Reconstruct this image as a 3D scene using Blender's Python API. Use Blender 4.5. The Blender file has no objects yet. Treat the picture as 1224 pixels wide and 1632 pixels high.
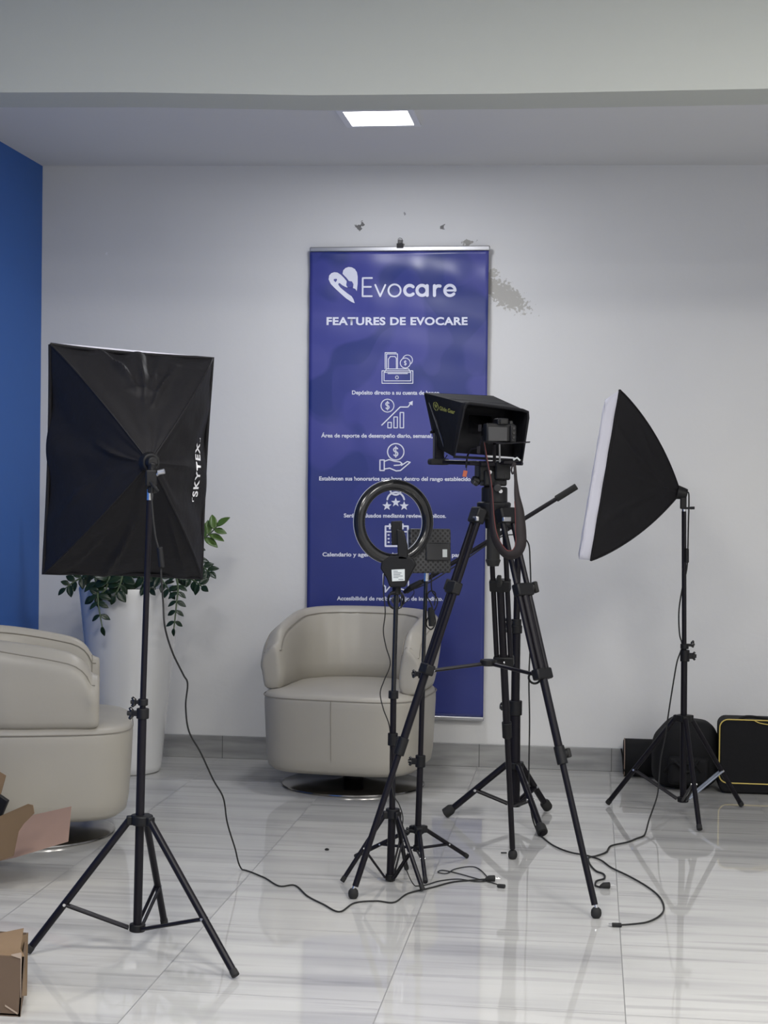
import bpy, math, random
from mathutils import Vector, Matrix, noise, geometry

random.seed(7)
SC = bpy.context.scene
COL = SC.collection
PI = math.pi

# ------------------------------------------------------------------ camera
FPX, CAMH = 2600.0, 1.276
YAW, PITCH, ROLL = math.atan(330 / FPX), 0.0173, 0.0125
R = (Matrix.Rotation(YAW, 3, 'Z') @ Matrix.Rotation(PI / 2 - PITCH, 3, 'X') @ Matrix.Rotation(ROLL, 3, 'Z'))
cam_d = bpy.data.cameras.new('viewpoint'); cam = bpy.data.objects.new('viewpoint', cam_d); COL.objects.link(cam)
cam.matrix_world = Matrix.Translation((0, 0, CAMH)) @ R.to_4x4()
cam_d.sensor_fit = 'VERTICAL'; cam_d.sensor_height = 36; cam_d.sensor_width = 27
cam_d.lens = FPX / 1632 * 36; cam_d.clip_start = 0.05
SC.camera = cam

# ------------------------------------------------------------------ world, lights, exposure
w = bpy.data.worlds.new('world'); SC.world = w; w.use_nodes = True
w.node_tree.nodes['Background'].inputs[0].default_value = (1, 1, 1, 1)
w.node_tree.nodes['Background'].inputs[1].default_value = 0.05
SC.view_settings.view_transform = 'Standard'; SC.view_settings.look = 'None'
SC.view_settings.gamma = 1; SC.view_settings.use_curve_mapping = False
SC.view_settings.exposure = -0.08

def area(name, loc, size, power, color=(1, 1, 1), rot=(0, 0, 0)):
    l = bpy.data.lights.new(name, 'AREA'); l.shape = 'RECTANGLE'; l.size, l.size_y = size
    l.energy = power; l.color = color
    o = bpy.data.objects.new(name, l); COL.objects.link(o); o.location = loc; o.rotation_euler = rot
    return o
FRONT_Z = 2.93
for i, (x, y, p) in enumerate([(-1.0, 0.8, 53), (0.9, 0.8, 56), (-1.0, 2.8, 46), (0.9, 2.8, 60), (1.9, 3.4, 22)]):
    area('ceiling_lamp_light', (x, y, FRONT_Z - 0.01), (0.6, 0.6), p, (1.0, 0.975, 0.93))
area('rear_lamp_light', (-0.847, 6.37, 2.70), (0.25, 0.25), 13.0, (0.95, 0.96, 1.0))

# ------------------------------------------------------------------ unprojection onto real planes
CAMP = Vector((0, 0, CAMH))
def ray(px, py): return R @ Vector(((px - 612) / FPX, -(py - 816) / FPX, -1))
def P(px, py, Y):
    d = ray(px, py); return CAMP + d * (Y / d.y)
def F(px, py, z=0.0):
    d = ray(px, py); return CAMP + d * ((z - CAMH) / d.z)
def V(*a): return Vector(a)

# ------------------------------------------------------------------ materials
def mat(name, col, rough=0.5, metal=0.0, spec=0.5, bump=0.0, bscale=40, var=0.0, vscale=6, emit=None, sheen=0.0, coat=0.0, dist=0.01):
    m = bpy.data.materials.new(name); m.use_nodes = True
    nt = m.node_tree; b = nt.nodes['Principled BSDF']
    b.inputs['Base Color'].default_value = (*col, 1); b.inputs['Roughness'].default_value = rough
    b.inputs['Metallic'].default_value = metal; b.inputs['Specular IOR Level'].default_value = spec
    if sheen: b.inputs['Sheen Weight'].default_value = sheen
    if coat: b.inputs['Coat Weight'].default_value = coat; b.inputs['Coat Roughness'].default_value = 0.15
    tc = nt.nodes.new('ShaderNodeTexCoord')
    if bump:
        n = nt.nodes.new('ShaderNodeTexNoise'); n.inputs['Scale'].default_value = bscale; n.inputs['Detail'].default_value = 4
        bp = nt.nodes.new('ShaderNodeBump'); bp.inputs['Strength'].default_value = bump; bp.inputs['Distance'].default_value = dist
        nt.links.new(tc.outputs['Object'], n.inputs['Vector']); nt.links.new(n.outputs['Fac'], bp.inputs['Height'])
        nt.links.new(bp.outputs['Normal'], b.inputs['Normal'])
    if var:
        n = nt.nodes.new('ShaderNodeTexNoise'); n.inputs['Scale'].default_value = vscale; n.inputs['Detail'].default_value = 3
        mx = nt.nodes.new('ShaderNodeMixRGB'); nt.links.new(tc.outputs['Object'], n.inputs['Vector'])
        mx.inputs[1].default_value = (*[c * (1 - var) for c in col], 1); mx.inputs[2].default_value = (*[min(1, c * (1 + var)) for c in col], 1)
        nt.links.new(n.outputs['Fac'], mx.inputs[0]); nt.links.new(mx.outputs[0], b.inputs['Base Color'])
    if emit:
        b.inputs['Emission Color'].default_value = (1, 1, 1, 1); b.inputs['Emission Strength'].default_value = emit
    return m

class NT:
    """small helper to chain math nodes"""
    def __init__(s, m): s.nt = m.node_tree; s.b = s.nt.nodes['Principled BSDF']
    def n(s, t, **kw):
        nd = s.nt.nodes.new(t)
        for k, v in kw.items(): setattr(nd, k, v)
        return nd
    def link(s, a, b): s.nt.links.new(a, b)
    def math(s, op, a, b=None, c=None):
        nd = s.n('ShaderNodeMath', operation=op)
        for i, v in enumerate((a, b, c)):
            if v is None: continue
            if isinstance(v, (int, float)): nd.inputs[i].default_value = v
            else: s.link(v, nd.inputs[i])
        return nd.outputs[0]
    def mix(s, f, a, b):
        nd = s.n('ShaderNodeMixRGB')
        for i, v in enumerate((f, a, b)):
            if isinstance(v, (int, float)): nd.inputs[i].default_value = v
            elif isinstance(v, tuple): nd.inputs[i].default_value = (*v, 1)
            else: s.link(v, nd.inputs[i])
        return nd.outputs[0]
    def xyz(s):
        tc = s.n('ShaderNodeTexCoord'); sp = s.n('ShaderNodeSeparateXYZ'); s.link(tc.outputs['Object'], sp.inputs[0])
        return tc.outputs['Object'], sp.outputs[0], sp.outputs[1], sp.outputs[2]
    def noise(s, vec, scale, detail=3, mapscale=None, rot=None):
        if mapscale:
            mp = s.n('ShaderNodeMapping'); mp.inputs['Scale'].default_value = mapscale
            if rot: mp.inputs['Rotation'].default_value = rot
            s.link(vec, mp.inputs[0]); vec = mp.outputs[0]
        nd = s.n('ShaderNodeTexNoise'); nd.inputs['Scale'].default_value = scale; nd.inputs['Detail'].default_value = detail
        s.link(vec, nd.inputs['Vector']); return nd.outputs['Fac']
    def ramp(s, f, *st):
        nd = s.n('ShaderNodeValToRGB'); cr = nd.color_ramp
        while len(cr.elements) < len(st): cr.elements.new(0.5)
        for e, (p, c) in zip(cr.elements, st): e.position = p; e.color = (*c, 1)
        s.link(f, nd.inputs[0]); return nd.outputs[0]

TX0, TY0, TS, TSY = 0.1, 3.965, 0.593, 0.606
def floor_mat():
    m = mat('polished_marble_tile', (0.7, 0.7, 0.69), 0.07); t = NT(m); vec, x, y, z = t.xyz()
    u = t.math('DIVIDE', t.math('SUBTRACT', x, TX0), TS); v = t.math('DIVIDE', t.math('SUBTRACT', y, TY0), TSY)
    iu = t.math('FLOOR', u); iv = t.math('FLOOR', v)
    fu = t.math('FRACT', u); fv = t.math('FRACT', v)
    du = t.math('MINIMUM', fu, t.math('SUBTRACT', 1.0, fu)); dv = t.math('MINIMUM', fv, t.math('SUBTRACT', 1.0, fv))
    seam = t.math('LESS_THAN', t.math('MINIMUM', du, dv), 0.0024)
    # per tile offset so veins break at the seams
    h = t.math('FRACT', t.math('MULTIPLY', t.math('SINE', t.math('ADD', t.math('MULTIPLY', iu, 12.9898), t.math('MULTIPLY', iv, 78.233))), 437.585))
    cb = t.n('ShaderNodeCombineXYZ')
    t.link(t.math('ADD', x, t.math('MULTIPLY', h, 30)), cb.inputs[0]); t.link(t.math('ADD', y, t.math('MULTIPLY', h, 17)), cb.inputs[1])
    n1 = t.noise(cb.outputs[0], 1.0, 4, (0.7, 7, 1), (0, 0, -0.06))
    n2 = t.noise(cb.outputs[0], 1.0, 5, (1.6, 26, 1), (0, 0, -0.09))
    base = t.ramp(n1, (0.30, (0.39, 0.388, 0.382)), (0.48, (0.51, 0.505, 0.487)), (0.70, (0.565, 0.56, 0.538)))
    fine = t.ramp(n2, (0.34, (0.76, 0.76, 0.77)), (0.46, (1, 1, 1)))
    nd = t.n('ShaderNodeMixRGB', blend_type='MULTIPLY'); nd.inputs[0].default_value = 0.8
    t.link(base, nd.inputs[1]); t.link(fine, nd.inputs[2])
    col = t.mix(seam, nd.outputs[0], (0.22, 0.22, 0.215))
    t.b.inputs['IOR'].default_value = 1.62
    t.link(col, t.b.inputs['Base Color'])
    t.link(t.math('ADD', t.math('MULTIPLY', seam, 0.5), 0.035), t.b.inputs['Roughness'])
    return m

def wall_mat():
    m = mat('white_plaster', (0.74, 0.74, 0.745), 0.6, spec=0.3); t = NT(m); vec, x, y, z = t.xyz()
    nn = t.noise(vec, 22, 4); big = t.noise(vec, 1.6, 3); st = t.noise(vec, 75, 6)
    col = t.ramp(big, (0.3, (0.73, 0.73, 0.728)), (0.7, (0.77, 0.768, 0.758)))
    def spot(px, py, rx, rz, c, thr=0.5, ang=0.0, soft=0.0):
        nonlocal col
        q = P(px, py, 7.37); s = 7.37 / FPX
        dx = t.math('SUBTRACT', x, q.x); dz = t.math('SUBTRACT', z, q.z)
        ca, sa = math.cos(ang), math.sin(ang)
        a = t.math('DIVIDE', t.math('ADD', t.math('MULTIPLY', dx, ca), t.math('MULTIPLY', dz, sa)), rx * s)
        b = t.math('DIVIDE', t.math('SUBTRACT', t.math('MULTIPLY', dz, ca), t.math('MULTIPLY', dx, sa)), rz * s)
        d = t.math('SQRT', t.math('ADD', t.math('MULTIPLY', a, a), t.math('MULTIPLY', b, b)))
        d = t.math('ADD', d, t.math('MULTIPLY', t.math('SUBTRACT', st, 0.5), 3.2))
        mr = t.n('ShaderNodeMapRange'); mr.inputs[1].default_value = thr * 1.6 + .12; mr.inputs[2].default_value = thr * 1.6 - .12; t.link(d, mr.inputs[0])
        f = t.math('MULTIPLY', mr.outputs[0], 0.9)
        col = t.mix(f, col, c)
    g = (0.13, 0.125, 0.12)
    spot(572, 362, 7, 5, g); spot(577, 358, 4, 5, g); spot(705, 362, 4.5, 4.5, g); spot(645, 341, 2, 5, (.3, .3, .3), .4)
    spot(638, 388, 6, 7, g); spot(746, 387, 13, 7, (.33, .32, .29), .35); spot(170, 404, 3, 3, (.85, .85, .87))
    spot(804, 470, 32, 13, (0.47, 0.455, 0.415), 0.8, -0.62); spot(786, 436, 7, 8, (0.5, 0.49, 0.45), 0.6, -0.6)
    t.link(col, t.b.inputs['Base Color'])
    bp = t.n('ShaderNodeBump'); bp.inputs['Strength'].default_value = 0.25; bp.inputs['Distance'].default_value = 0.004
    t.link(nn, bp.inputs['Height']); t.link(bp.outputs[0], t.b.inputs['Normal'])
    return m

def baseboard_mat():
    m = mat('grey_marble_skirting', (0.35, 0.35, 0.34), 0.25); t = NT(m); vec, x, y, z = t.xyz()
    fu = t.math('FRACT', t.math('DIVIDE', t.math('SUBTRACT', x, 0.105), 0.593))
    seam = t.math('LESS_THAN', fu, 0.006)
    n1 = t.noise(vec, 1.0, 4, (3, 3, 22), (0, 0.1, 0))
    base = t.ramp(n1, (0.3, (0.24, 0.24, 0.24)), (0.7, (0.40, 0.40, 0.39)))
    t.link(t.mix(seam, base, (0.13, 0.13, 0.13)), t.b.inputs['Base Color'])
    return m

def banner_mat():
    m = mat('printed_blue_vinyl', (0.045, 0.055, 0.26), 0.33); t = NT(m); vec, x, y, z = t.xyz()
    n1 = t.noise(vec, 2.6, 1); n2 = t.noise(vec, 5.0, 0)
    a = t.ramp(n1, (0.47, (0.030, 0.045, 0.215)), (0.50, (0.060, 0.068, 0.30)))
    b = t.ramp(n2, (0.50, (0, 0, 0)), (0.53, (1, 1, 1)))
    fade = t.math('MULTIPLY', t.n('ShaderNodeClamp').outputs[0], 1.0)
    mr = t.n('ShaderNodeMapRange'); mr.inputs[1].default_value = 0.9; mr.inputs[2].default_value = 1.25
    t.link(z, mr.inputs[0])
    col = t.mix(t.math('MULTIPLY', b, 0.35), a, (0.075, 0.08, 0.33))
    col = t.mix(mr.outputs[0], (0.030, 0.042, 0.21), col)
    t.link(col, t.b.inputs['Base Color']); return m

def perforated_mat():
    m = mat('perforated_black_plastic', (0.035, 0.035, 0.037), 0.45); t = NT(m); vec, x, y, z = t.xyz()
    # holes laid out on a staggered grid in the plane of the panel
    u = t.math('MULTIPLY', t.math('ADD', t.math('MULTIPLY', x, 0.906), t.math('MULTIPLY', y, 0.4226)), 115)
    v = t.math('MULTIPLY', z, 115)
    a = t.math('MULTIPLY', t.math('SINE', t.math('MULTIPLY', t.math('ADD', u, v), PI * 0.5)), t.math('SINE', t.math('MULTIPLY', t.math('SUBTRACT', u, v), PI * 0.5)))
    hole = t.math('GREATER_THAN', t.math('ABSOLUTE', a), 0.55)
    t.link(t.mix(hole, (0.05, 0.05, 0.053), (0.006, 0.006, 0.006)), t.b.inputs['Base Color']); return m

M = dict(
    floor=floor_mat(), wall=wall_mat(), skirting=baseboard_mat(), banner=banner_mat(), perforated=perforated_mat(),
    dim_beam=mat('dimmed_off_white_beam_paint', (0.50, 0.515, 0.475), 0.7, spec=0.2, bump=0.15, bscale=30, dist=0.004),  # greenish off-white, darkened to stand in for weaker light on the beam
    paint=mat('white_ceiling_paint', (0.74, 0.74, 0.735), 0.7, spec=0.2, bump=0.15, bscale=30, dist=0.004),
    blue=mat('blue_wall_paint', (0.035, 0.125, 0.42), 0.55, bump=0.15, bscale=30, dist=0.003, spec=0.3),
    black_metal=mat('black_powder_coat', (0.007, 0.006, 0.009), 0.36, spec=0.22),
    black_plastic=mat('black_plastic', (0.006, 0.006, 0.007), 0.5, spec=0.3, bump=0.1, bscale=200, dist=0.001),
    gloss_black=mat('glossy_black_plastic', (0.010, 0.010, 0.011), 0.16),
    grey_plastic=mat('dark_grey_plastic', (0.026, 0.026, 0.028), 0.5),
    rubber=mat('black_rubber', (0.012, 0.012, 0.012), 0.8),
    fabric=mat('black_softbox_cloth', (0.0115, 0.011, 0.0125), 0.55, bump=0.8, bscale=12, spec=0.14, dist=0.006),
    nylon=mat('black_nylon', (0.006, 0.006, 0.007), 0.75, bump=0.4, bscale=25, spec=0.25, dist=0.004),
    hoodcloth=mat('black_hood_cloth', (0.007, 0.007, 0.009), 0.7, bump=0.3, bscale=30, spec=0.2, dist=0.003),
    strap=mat('dark_maroon_webbing', (0.011, 0.007, 0.008), 0.75, var=0.4, vscale=60),
    redtrim=mat('dark_red_trim', (0.12, 0.02, 0.02), 0.7),
    whitecloth=mat('white_diffuser_cloth', (0.62, 0.62, 0.70), 0.8, bump=0.4, bscale=12, dist=0.006),
    whiteplastic=mat('white_plastic', (0.75, 0.76, 0.8), 0.35),
    print=mat('white_print', (0.78, 0.80, 0.92), 0.4),
    printblue=mat('blue_print', (0.06, 0.07, 0.32), 0.4),
    fabricprint=mat('white_screen_print', (0.75, 0.75, 0.78), 0.6),
    yellowprint=mat('yellow_print', (0.30, 0.30, 0.07), 0.6),
    chrome=mat('chrome', (0.72, 0.72, 0.72), 0.12, metal=1),
    darkchrome=mat('reflection_darkened_chrome', (0.30, 0.29, 0.28), 0.16, metal=1),  # chrome with the black underside it reflects put into its colour
    alu=mat('brushed_aluminium', (0.55, 0.55, 0.56), 0.35, metal=1),
    leather=mat('cream_leather', (0.405, 0.380, 0.328), 0.42, bump=0.12, bscale=9, var=0.05, vscale=4, dist=0.01, spec=0.45),
    seam=mat('leather_seam', (0.26, 0.24, 0.20), 0.55),
    pot=mat('white_glazed_planter', (0.74, 0.74, 0.73), 0.22, spec=1.0, coat=1.0, bump=0.05, bscale=5, dist=0.01),
    soil=mat('dark_potting_soil', (0.03, 0.022, 0.016), 0.95, bump=1, bscale=60),
    leaf=mat('dark_glossy_leaf', (0.010, 0.024, 0.010), 0.3, spec=0.35, var=0.45, vscale=9),
    youngleaf=mat('young_green_leaf', (0.06, 0.115, 0.02), 0.35, var=0.3, vscale=12),
    stem=mat('green_stem', (0.06, 0.09, 0.04), 0.5),
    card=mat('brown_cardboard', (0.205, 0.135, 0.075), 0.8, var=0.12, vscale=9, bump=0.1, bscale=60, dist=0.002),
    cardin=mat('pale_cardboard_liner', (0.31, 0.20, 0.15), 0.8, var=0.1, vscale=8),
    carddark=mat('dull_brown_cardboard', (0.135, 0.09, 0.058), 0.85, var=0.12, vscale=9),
    tape=mat('clear_tape', (0.42, 0.33, 0.25), 0.25),
    yellow=mat('yellow_piping', (0.60, 0.46, 0.12), 0.6),
    orange=mat('orange_tag', (0.34, 0.075, 0.035), 0.6),
    paper=mat('white_label_paper', (0.62, 0.66, 0.66), 0.6),
    ink=mat('grey_ink', (0.16, 0.18, 0.2), 0.7),
    glow=mat('lit_diffuser', (1, 1, 1), 0.5, emit=9.0),
    bluesteel=mat('bare_steel_brace', (0.42, 0.46, 0.54), 0.3, metal=0.8),
)

# ------------------------------------------------------------------ mesh kit
def basis(d):
    d = d.normalized(); u = d.cross(Vector((0, 0, 1)))
    if u.length < 1e-3: u = Vector((1, 0, 0))
    u.normalize(); return u, u.cross(d).normalized()

class MB:
    def __init__(s): s.v = []; s.f = []
    def add(s, vs, fs):
        k = len(s.v); s.v += [Vector(q) for q in vs]; s.f += [tuple(i + k for i in f) for f in fs]; return s
    def box(s, c, size, rot=None):
        c = Vector(c); rot = rot or Matrix.Identity(3); h = [q / 2 for q in size]
        vs = [c + rot @ Vector((x * h[0], y * h[1], z * h[2])) for x in (-1, 1) for y in (-1, 1) for z in (-1, 1)]
        return s.add(vs, [(0, 1, 3, 2), (4, 6, 7, 5), (0, 4, 5, 1), (2, 3, 7, 6), (0, 2, 6, 4), (1, 5, 7, 3)])
    def tube(s, pts, r, n=10, cap=True):
        pts = [Vector(p) for p in pts]; rs = r if isinstance(r, (list, tuple)) else [r] * len(pts)
        vs = []; u = None
        for i, p in enumerate(pts):
            d = (pts[min(i + 1, len(pts) - 1)] - pts[max(i - 1, 0)]).normalized()
            if u is None: u, w_ = basis(d)
            else:
                u = (u - d * u.dot(d))
                if u.length < 1e-5: u, w_ = basis(d)
                u.normalize(); w_ = u.cross(d).normalized()
            for k in range(n):
                a = 2 * PI * k / n; vs.append(p + (u * math.cos(a) + w_ * math.sin(a)) * rs[i])
        fs = [(i * n + k, i * n + (k + 1) % n, (i + 1) * n + (k + 1) % n, (i + 1) * n + k) for i in range(len(pts) - 1) for k in range(n)]
        if cap: fs += [tuple(range(n))[::-1], tuple(range((len(pts) - 1) * n, len(pts) * n))]
        return s.add(vs, fs)
    def cyl(s, a, b, r, r2=None, n=20):
        return s.tube([a, b], [r, r if r2 is None else r2], n)
    def lathe(s, c, prof, n=32, rot=None):
        c = Vector(c); rot = rot or Matrix.Identity(3)
        vs = [c + rot @ Vector((r * math.cos(2 * PI * k / n), r * math.sin(2 * PI * k / n), z)) for r, z in prof for k in range(n)]
        fs = [(i * n + k, i * n + (k + 1) % n, (i + 1) * n + (k + 1) % n, (i + 1) * n + k) for i in range(len(prof) - 1) for k in range(n)]
        if prof[0][0] > 1e-6: fs.append(tuple(range(n))[::-1])
        if prof[-1][0] > 1e-6: fs.append(tuple(range((len(prof) - 1) * n, len(prof) * n)))
        return s.add(vs, fs)
    def prism(s, poly, ext):
        poly = [Vector(p) for p in poly]; e = Vector(ext); n = len(poly)
        return s.add(poly + [p + e for p in poly], [tuple(range(n))[::-1], tuple(range(n, 2 * n))] + [(i, (i + 1) % n, n + (i + 1) % n, n + i) for i in range(n)])
    def grid(s, fn, nu, nv, wrap=False):
        vs = [fn(i / nu, j / nv) for j in range(nv + 1) for i in range(nu + (0 if wrap else 1))]
        W = nu if wrap else nu + 1
        fs = [(j * W + i, j * W + (i + 1) % W, (j + 1) * W + (i + 1) % W, (j + 1) * W + i) for j in range(nv) for i in range(nu)]
        return s.add(vs, fs)
    def build(s, name, m, parent=None, bevel=0, angle=40, solid=0, sub=0, local=False, segs=2):
        off = Vector((0, 0, 0))
        if parent is not None and not local:
            q = parent
            while q: off += q.location; q = q.parent
        me = bpy.data.meshes.new(name); me.from_pydata([v - off for v in s.v], [], s.f); me.update()
        for p in me.polygons: p.use_smooth = True
        import bmesh
        bm = bmesh.new(); bm.from_mesh(me); bmesh.ops.recalc_face_normals(bm, faces=bm.faces); bm.to_mesh(me); bm.free()
        me.set_sharp_from_angle(angle=math.radians(angle))
        me.materials.append(M[m] if isinstance(m, str) else m)
        o = bpy.data.objects.new(name, me); COL.objects.link(o)
        if parent is not None: o.parent = parent
        if sub:
            md = o.modifiers.new('s', 'SUBSURF'); md.levels = md.render_levels = sub
        if solid:
            md = o.modifiers.new('t', 'SOLIDIFY'); md.thickness = solid; md.offset = 0
        if bevel:
            md = o.modifiers.new('b', 'BEVEL'); md.width = bevel; md.segments = segs; md.limit_method = 'ANGLE'; md.angle_limit = math.radians(35)
        return o

def tag(o, label=None, cat=None, group=None, kind=None):
    if label: o['label'] = label
    if cat: o['category'] = cat
    if group: o['group'] = group
    if kind: o['kind'] = kind
    return o
def thing(name, label, cat, loc, group=None):
    o = bpy.data.objects.new(name, None); o.empty_display_size = 0.1; COL.objects.link(o); o.location = loc
    return tag(o, label, cat, group)
def children(o): return [c for c in bpy.data.objects if c.parent == o]
def copy_tree(o, parent=None):
    c = o.copy(); COL.objects.link(c); c.parent = parent
    for ch in children(o): copy_tree(ch, c)
    return c
def spline(pts, k=8):
    pts = [Vector(p) for p in pts]; out = []
    for i in range(len(pts) - 1):
        p0, p1, p2, p3 = pts[max(i - 1, 0)], pts[i], pts[i + 1], pts[min(i + 2, len(pts) - 1)]
        for j in range(k):
            t = j / k
            out.append(0.5 * ((2 * p1) + (p2 - p0) * t + (2 * p0 - 5 * p1 + 4 * p2 - p3) * t * t + (3 * p1 - p0 - 3 * p2 + p3) * t ** 3))
    out.append(pts[-1]); return out
def cordpts(lst, r=0.003):
    """(px, py, Y) hanging points, (px, py) floor points"""
    out = []
    for q in lst: out.append(P(*q) if len(q) == 3 else F(q[0], q[1], r + 0.0005))
    out = spline(out)
    for q in out: q.z = max(q.z, r + 0.0003)
    return out
def Rz(a): return Matrix.Rotation(a, 3, 'Z')
def Rx(a): return Matrix.Rotation(a, 3, 'X')
def Ry(a): return Matrix.Rotation(a, 3, 'Y')

# flat printed shapes: everything in 2-D, mapped onto a real surface by fn(x, y)
def text2d(txt, bold=0.0, spacing=1.0):
    cu = bpy.data.curves.new('t', 'FONT'); cu.body = txt; cu.size = 1; cu.offset = bold; cu.space_character = spacing
    cu.resolution_u = 4; cu.fill_mode = 'FRONT'
    o = bpy.data.objects.new('t', cu); COL.objects.link(o)
    dg = bpy.context.evaluated_depsgraph_get()
    me = bpy.data.meshes.new_from_object(o.evaluated_get(dg))
    vs = [(v.co.x, v.co.y) for v in me.vertices]; fs = [tuple(p.vertices) for p in me.polygons]
    bpy.data.objects.remove(o); bpy.data.curves.remove(cu); bpy.data.meshes.remove(me)
    return vs, fs
def put_text(mb, txt, x0, x1, ybase, cap, fn, bold=0.0, spacing=1.0, slope=0.0, ydown=True):
    vs, fs = text2d(txt, bold, spacing)
    xs = [v[0] for v in vs]; a, b = min(xs), max(xs); capu = 0.73
    sx = (x1 - x0) / (b - a); sy = cap / capu
    out = []
    for x, y in vs:
        X = x0 + (x - a) * sx; Y = y * sy
        out.append(fn(X, ybase + slope * (X - x0) - Y if ydown else ybase + Y))
    return mb.add(out, fs)
def stroke(mb, pts, wd, fn, closed=False):
    """thick polyline with round caps and joints"""
    q = list(pts) + ([pts[0]] if closed else [])
    for (ax, ay), (bx, by) in zip(q[:-1], q[1:]):
        L = math.hypot(bx - ax, by - ay)
        if L < 1e-6: continue
        nx, ny = -(by - ay) / L * wd / 2, (bx - ax) / L * wd / 2
        mb.add([fn(ax + nx, ay + ny), fn(bx + nx, by + ny), fn(bx - nx, by - ny), fn(ax - nx, ay - ny)], [(0, 1, 2, 3)])
    for x, y in q: disc2(mb, x, y, wd / 2, fn, 10)
def disc2(mb, x, y, r, fn, n=24):
    mb.add([fn(x + r * math.cos(2 * PI * k / n), y + r * math.sin(2 * PI * k / n)) for k in range(n)], [tuple(range(n))])
def arc2(x, y, r, a0, a1, n=18, ry=None):
    ry = ry or r
    return [(x + r * math.cos(math.radians(a0 + (a1 - a0) * k / n)), y + ry * math.sin(math.radians(a0 + (a1 - a0) * k / n))) for k in range(n + 1)]
def poly2(mb, pts, fn):
    tri = geometry.tessellate_polygon([[Vector((x, y, 0)) for x, y in pts]])
    mb.add([fn(x, y) for x, y in pts], [tuple(t) for t in tri])
def flat(mb, name, m, parent, loc=False):
    return mb.build(name, m, parent, angle=180)

# ================================================================== setting
WY, LX, RX, BY = 7.37, -2.56, 2.3, -2.0
def struct(mb, name, m, label, cat, **kw):
    return tag(mb.build(name, m, None, **kw), label, cat, None, 'structure')
struct(MB().box(((LX + RX) / 2, (WY + BY) / 2, -0.05), (RX - LX + .4, WY - BY + .4, 0.1)), 'floor', 'floor', 'polished pale marble tile floor with grey streaks', 'floor')
struct(MB().box(((LX + RX) / 2, WY + 0.05, 1.5), (RX - LX + .4, 0.1, 3.2)), 'wall_back', 'wall', 'white plastered back wall with patched marks above the banner', 'wall')
struct(MB().box((LX - 0.05, (WY + BY) / 2, 1.5), (0.1, WY - BY, 3.2)), 'wall_left', 'blue', 'bright blue painted side wall at the left edge', 'wall')
struct(MB().box((RX + 0.05, (WY + BY) / 2, 1.5), (0.1, WY - BY, 3.2)), 'wall_right', 'paint', 'white side wall beyond the right edge', 'wall')
struct(MB().box(((LX + RX) / 2, BY - 0.05, 1.5), (RX - LX + .4, 0.1, 3.2)), 'wall_front', 'paint', 'white wall behind the viewer', 'wall')
# rear ceiling, very slightly out of level as built
zc = lambda x: 2.737 + (x - LX) * (2.703 - 2.737) / 3.3
def ceil_z(x): return zc(max(min(x, 0.75), LX)) 
mb = MB()
xs = [LX - .1, LX, -1.5, -0.5, 0.75, RX + .1]
mb.add([(x, y, ceil_z(x)) for y in (5.2, WY + 0.05) for x in xs] + [(x, y, 3.1) for y in (5.2, WY + 0.05) for x in xs],
       [(i, i + 1, i + 7, i + 6) for i in range(5)] + [(12 + i, 12 + i + 1, 12 + i + 7, 12 + i + 6) for i in range(5)] +
       [(i, i + 1, 12 + i + 1, 12 + i) for i in range(5)] + [(6 + i, 7 + i, 19 + i, 18 + i) for i in range(5)] + [(0, 6, 18, 12), (5, 11, 23, 17)])
struct(mb, 'ceiling', 'paint', 'low white ceiling behind the beam with a square lamp', 'ceiling')
struct(MB().box(((LX + RX) / 2, (BY + 5.15) / 2, 3.0), (RX - LX + .4, 5.15 - BY, 0.1)), 'ceiling', 'paint', 'higher white ceiling in front of the beam', 'ceiling')
# beam: lower edge follows the hand-plastered line
mb = MB(); bx = [(-2.6, 2.545), (-2.0, 2.53), (-1.5, 2.522), (-0.9, 2.502), (-0.3, 2.496), (0.5, 2.497), (1.2, 2.500), (RX + .05, 2.50)]
n = len(bx)
mb.add([(x, 5.11, z) for x, z in bx] + [(x, 5.32, z) for x, z in bx] + [(x, 5.32, 3.1) for x, z in bx] + [(x, 5.11, 3.1) for x, z in bx],
       [(k * n + i, k * n + i + 1, ((k + 1) % 4) * n + i + 1, ((k + 1) % 4) * n + i) for k in range(4) for i in range(n - 1)] + [(0, n, 2 * n, 3 * n), (n - 1, 2 * n - 1, 3 * n - 1, 4 * n - 1)])
struct(mb, 'trim_1', 'dim_beam', 'white plastered ceiling beam across the room', 'beam')
struct(MB().box(((LX + RX) / 2, WY - 0.006, 0.052), (RX - LX, 0.012, 0.104)), 'baseboard_back', 'skirting', 'grey marble tile skirting along the back wall', 'baseboard', bevel=0.002)
struct(MB().box((LX + 0.006, (WY + 3) / 2, 0.052), (0.012, WY - 3.02, 0.104)), 'baseboard_left', 'skirting', 'grey marble tile skirting along the blue wall', 'baseboard', bevel=0.002)

# ceiling lamp
t = thing('ceiling_light', 'small square white ceiling panel lamp glowing just behind the beam', 'ceiling light', (-0.847, 6.37, 2.72))
cz = ceil_z(-0.847)
for dx, dy, sx, sy in ((0, .1375, .3, .025), (0, -.1375, .3, .025), (.1375, 0, .025, .25), (-.1375, 0, .025, .25)):
    pass
mb = MB()
for a, b in ((0.15, 0.125),):
    o_ = [(-.15, -.15), (.15, -.15), (.15, .15), (-.15, .15)]; i_ = [(x * .833, y * .833) for x, y in o_]
    for k in range(4):
        l = (k + 1) % 4
        q = [o_[k], o_[l], i_[l], i_[k]]
        mb.prism([(-0.847 + x, 6.37 + y, cz - 0.012) for x, y in q], (0, 0, 0.013))
mb.build('frame', 'whiteplastic', t)
MB().box((-0.847, 6.37, cz - 0.004), (0.25, 0.25, 0.006)).build('diffuser', 'glow', t)

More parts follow.
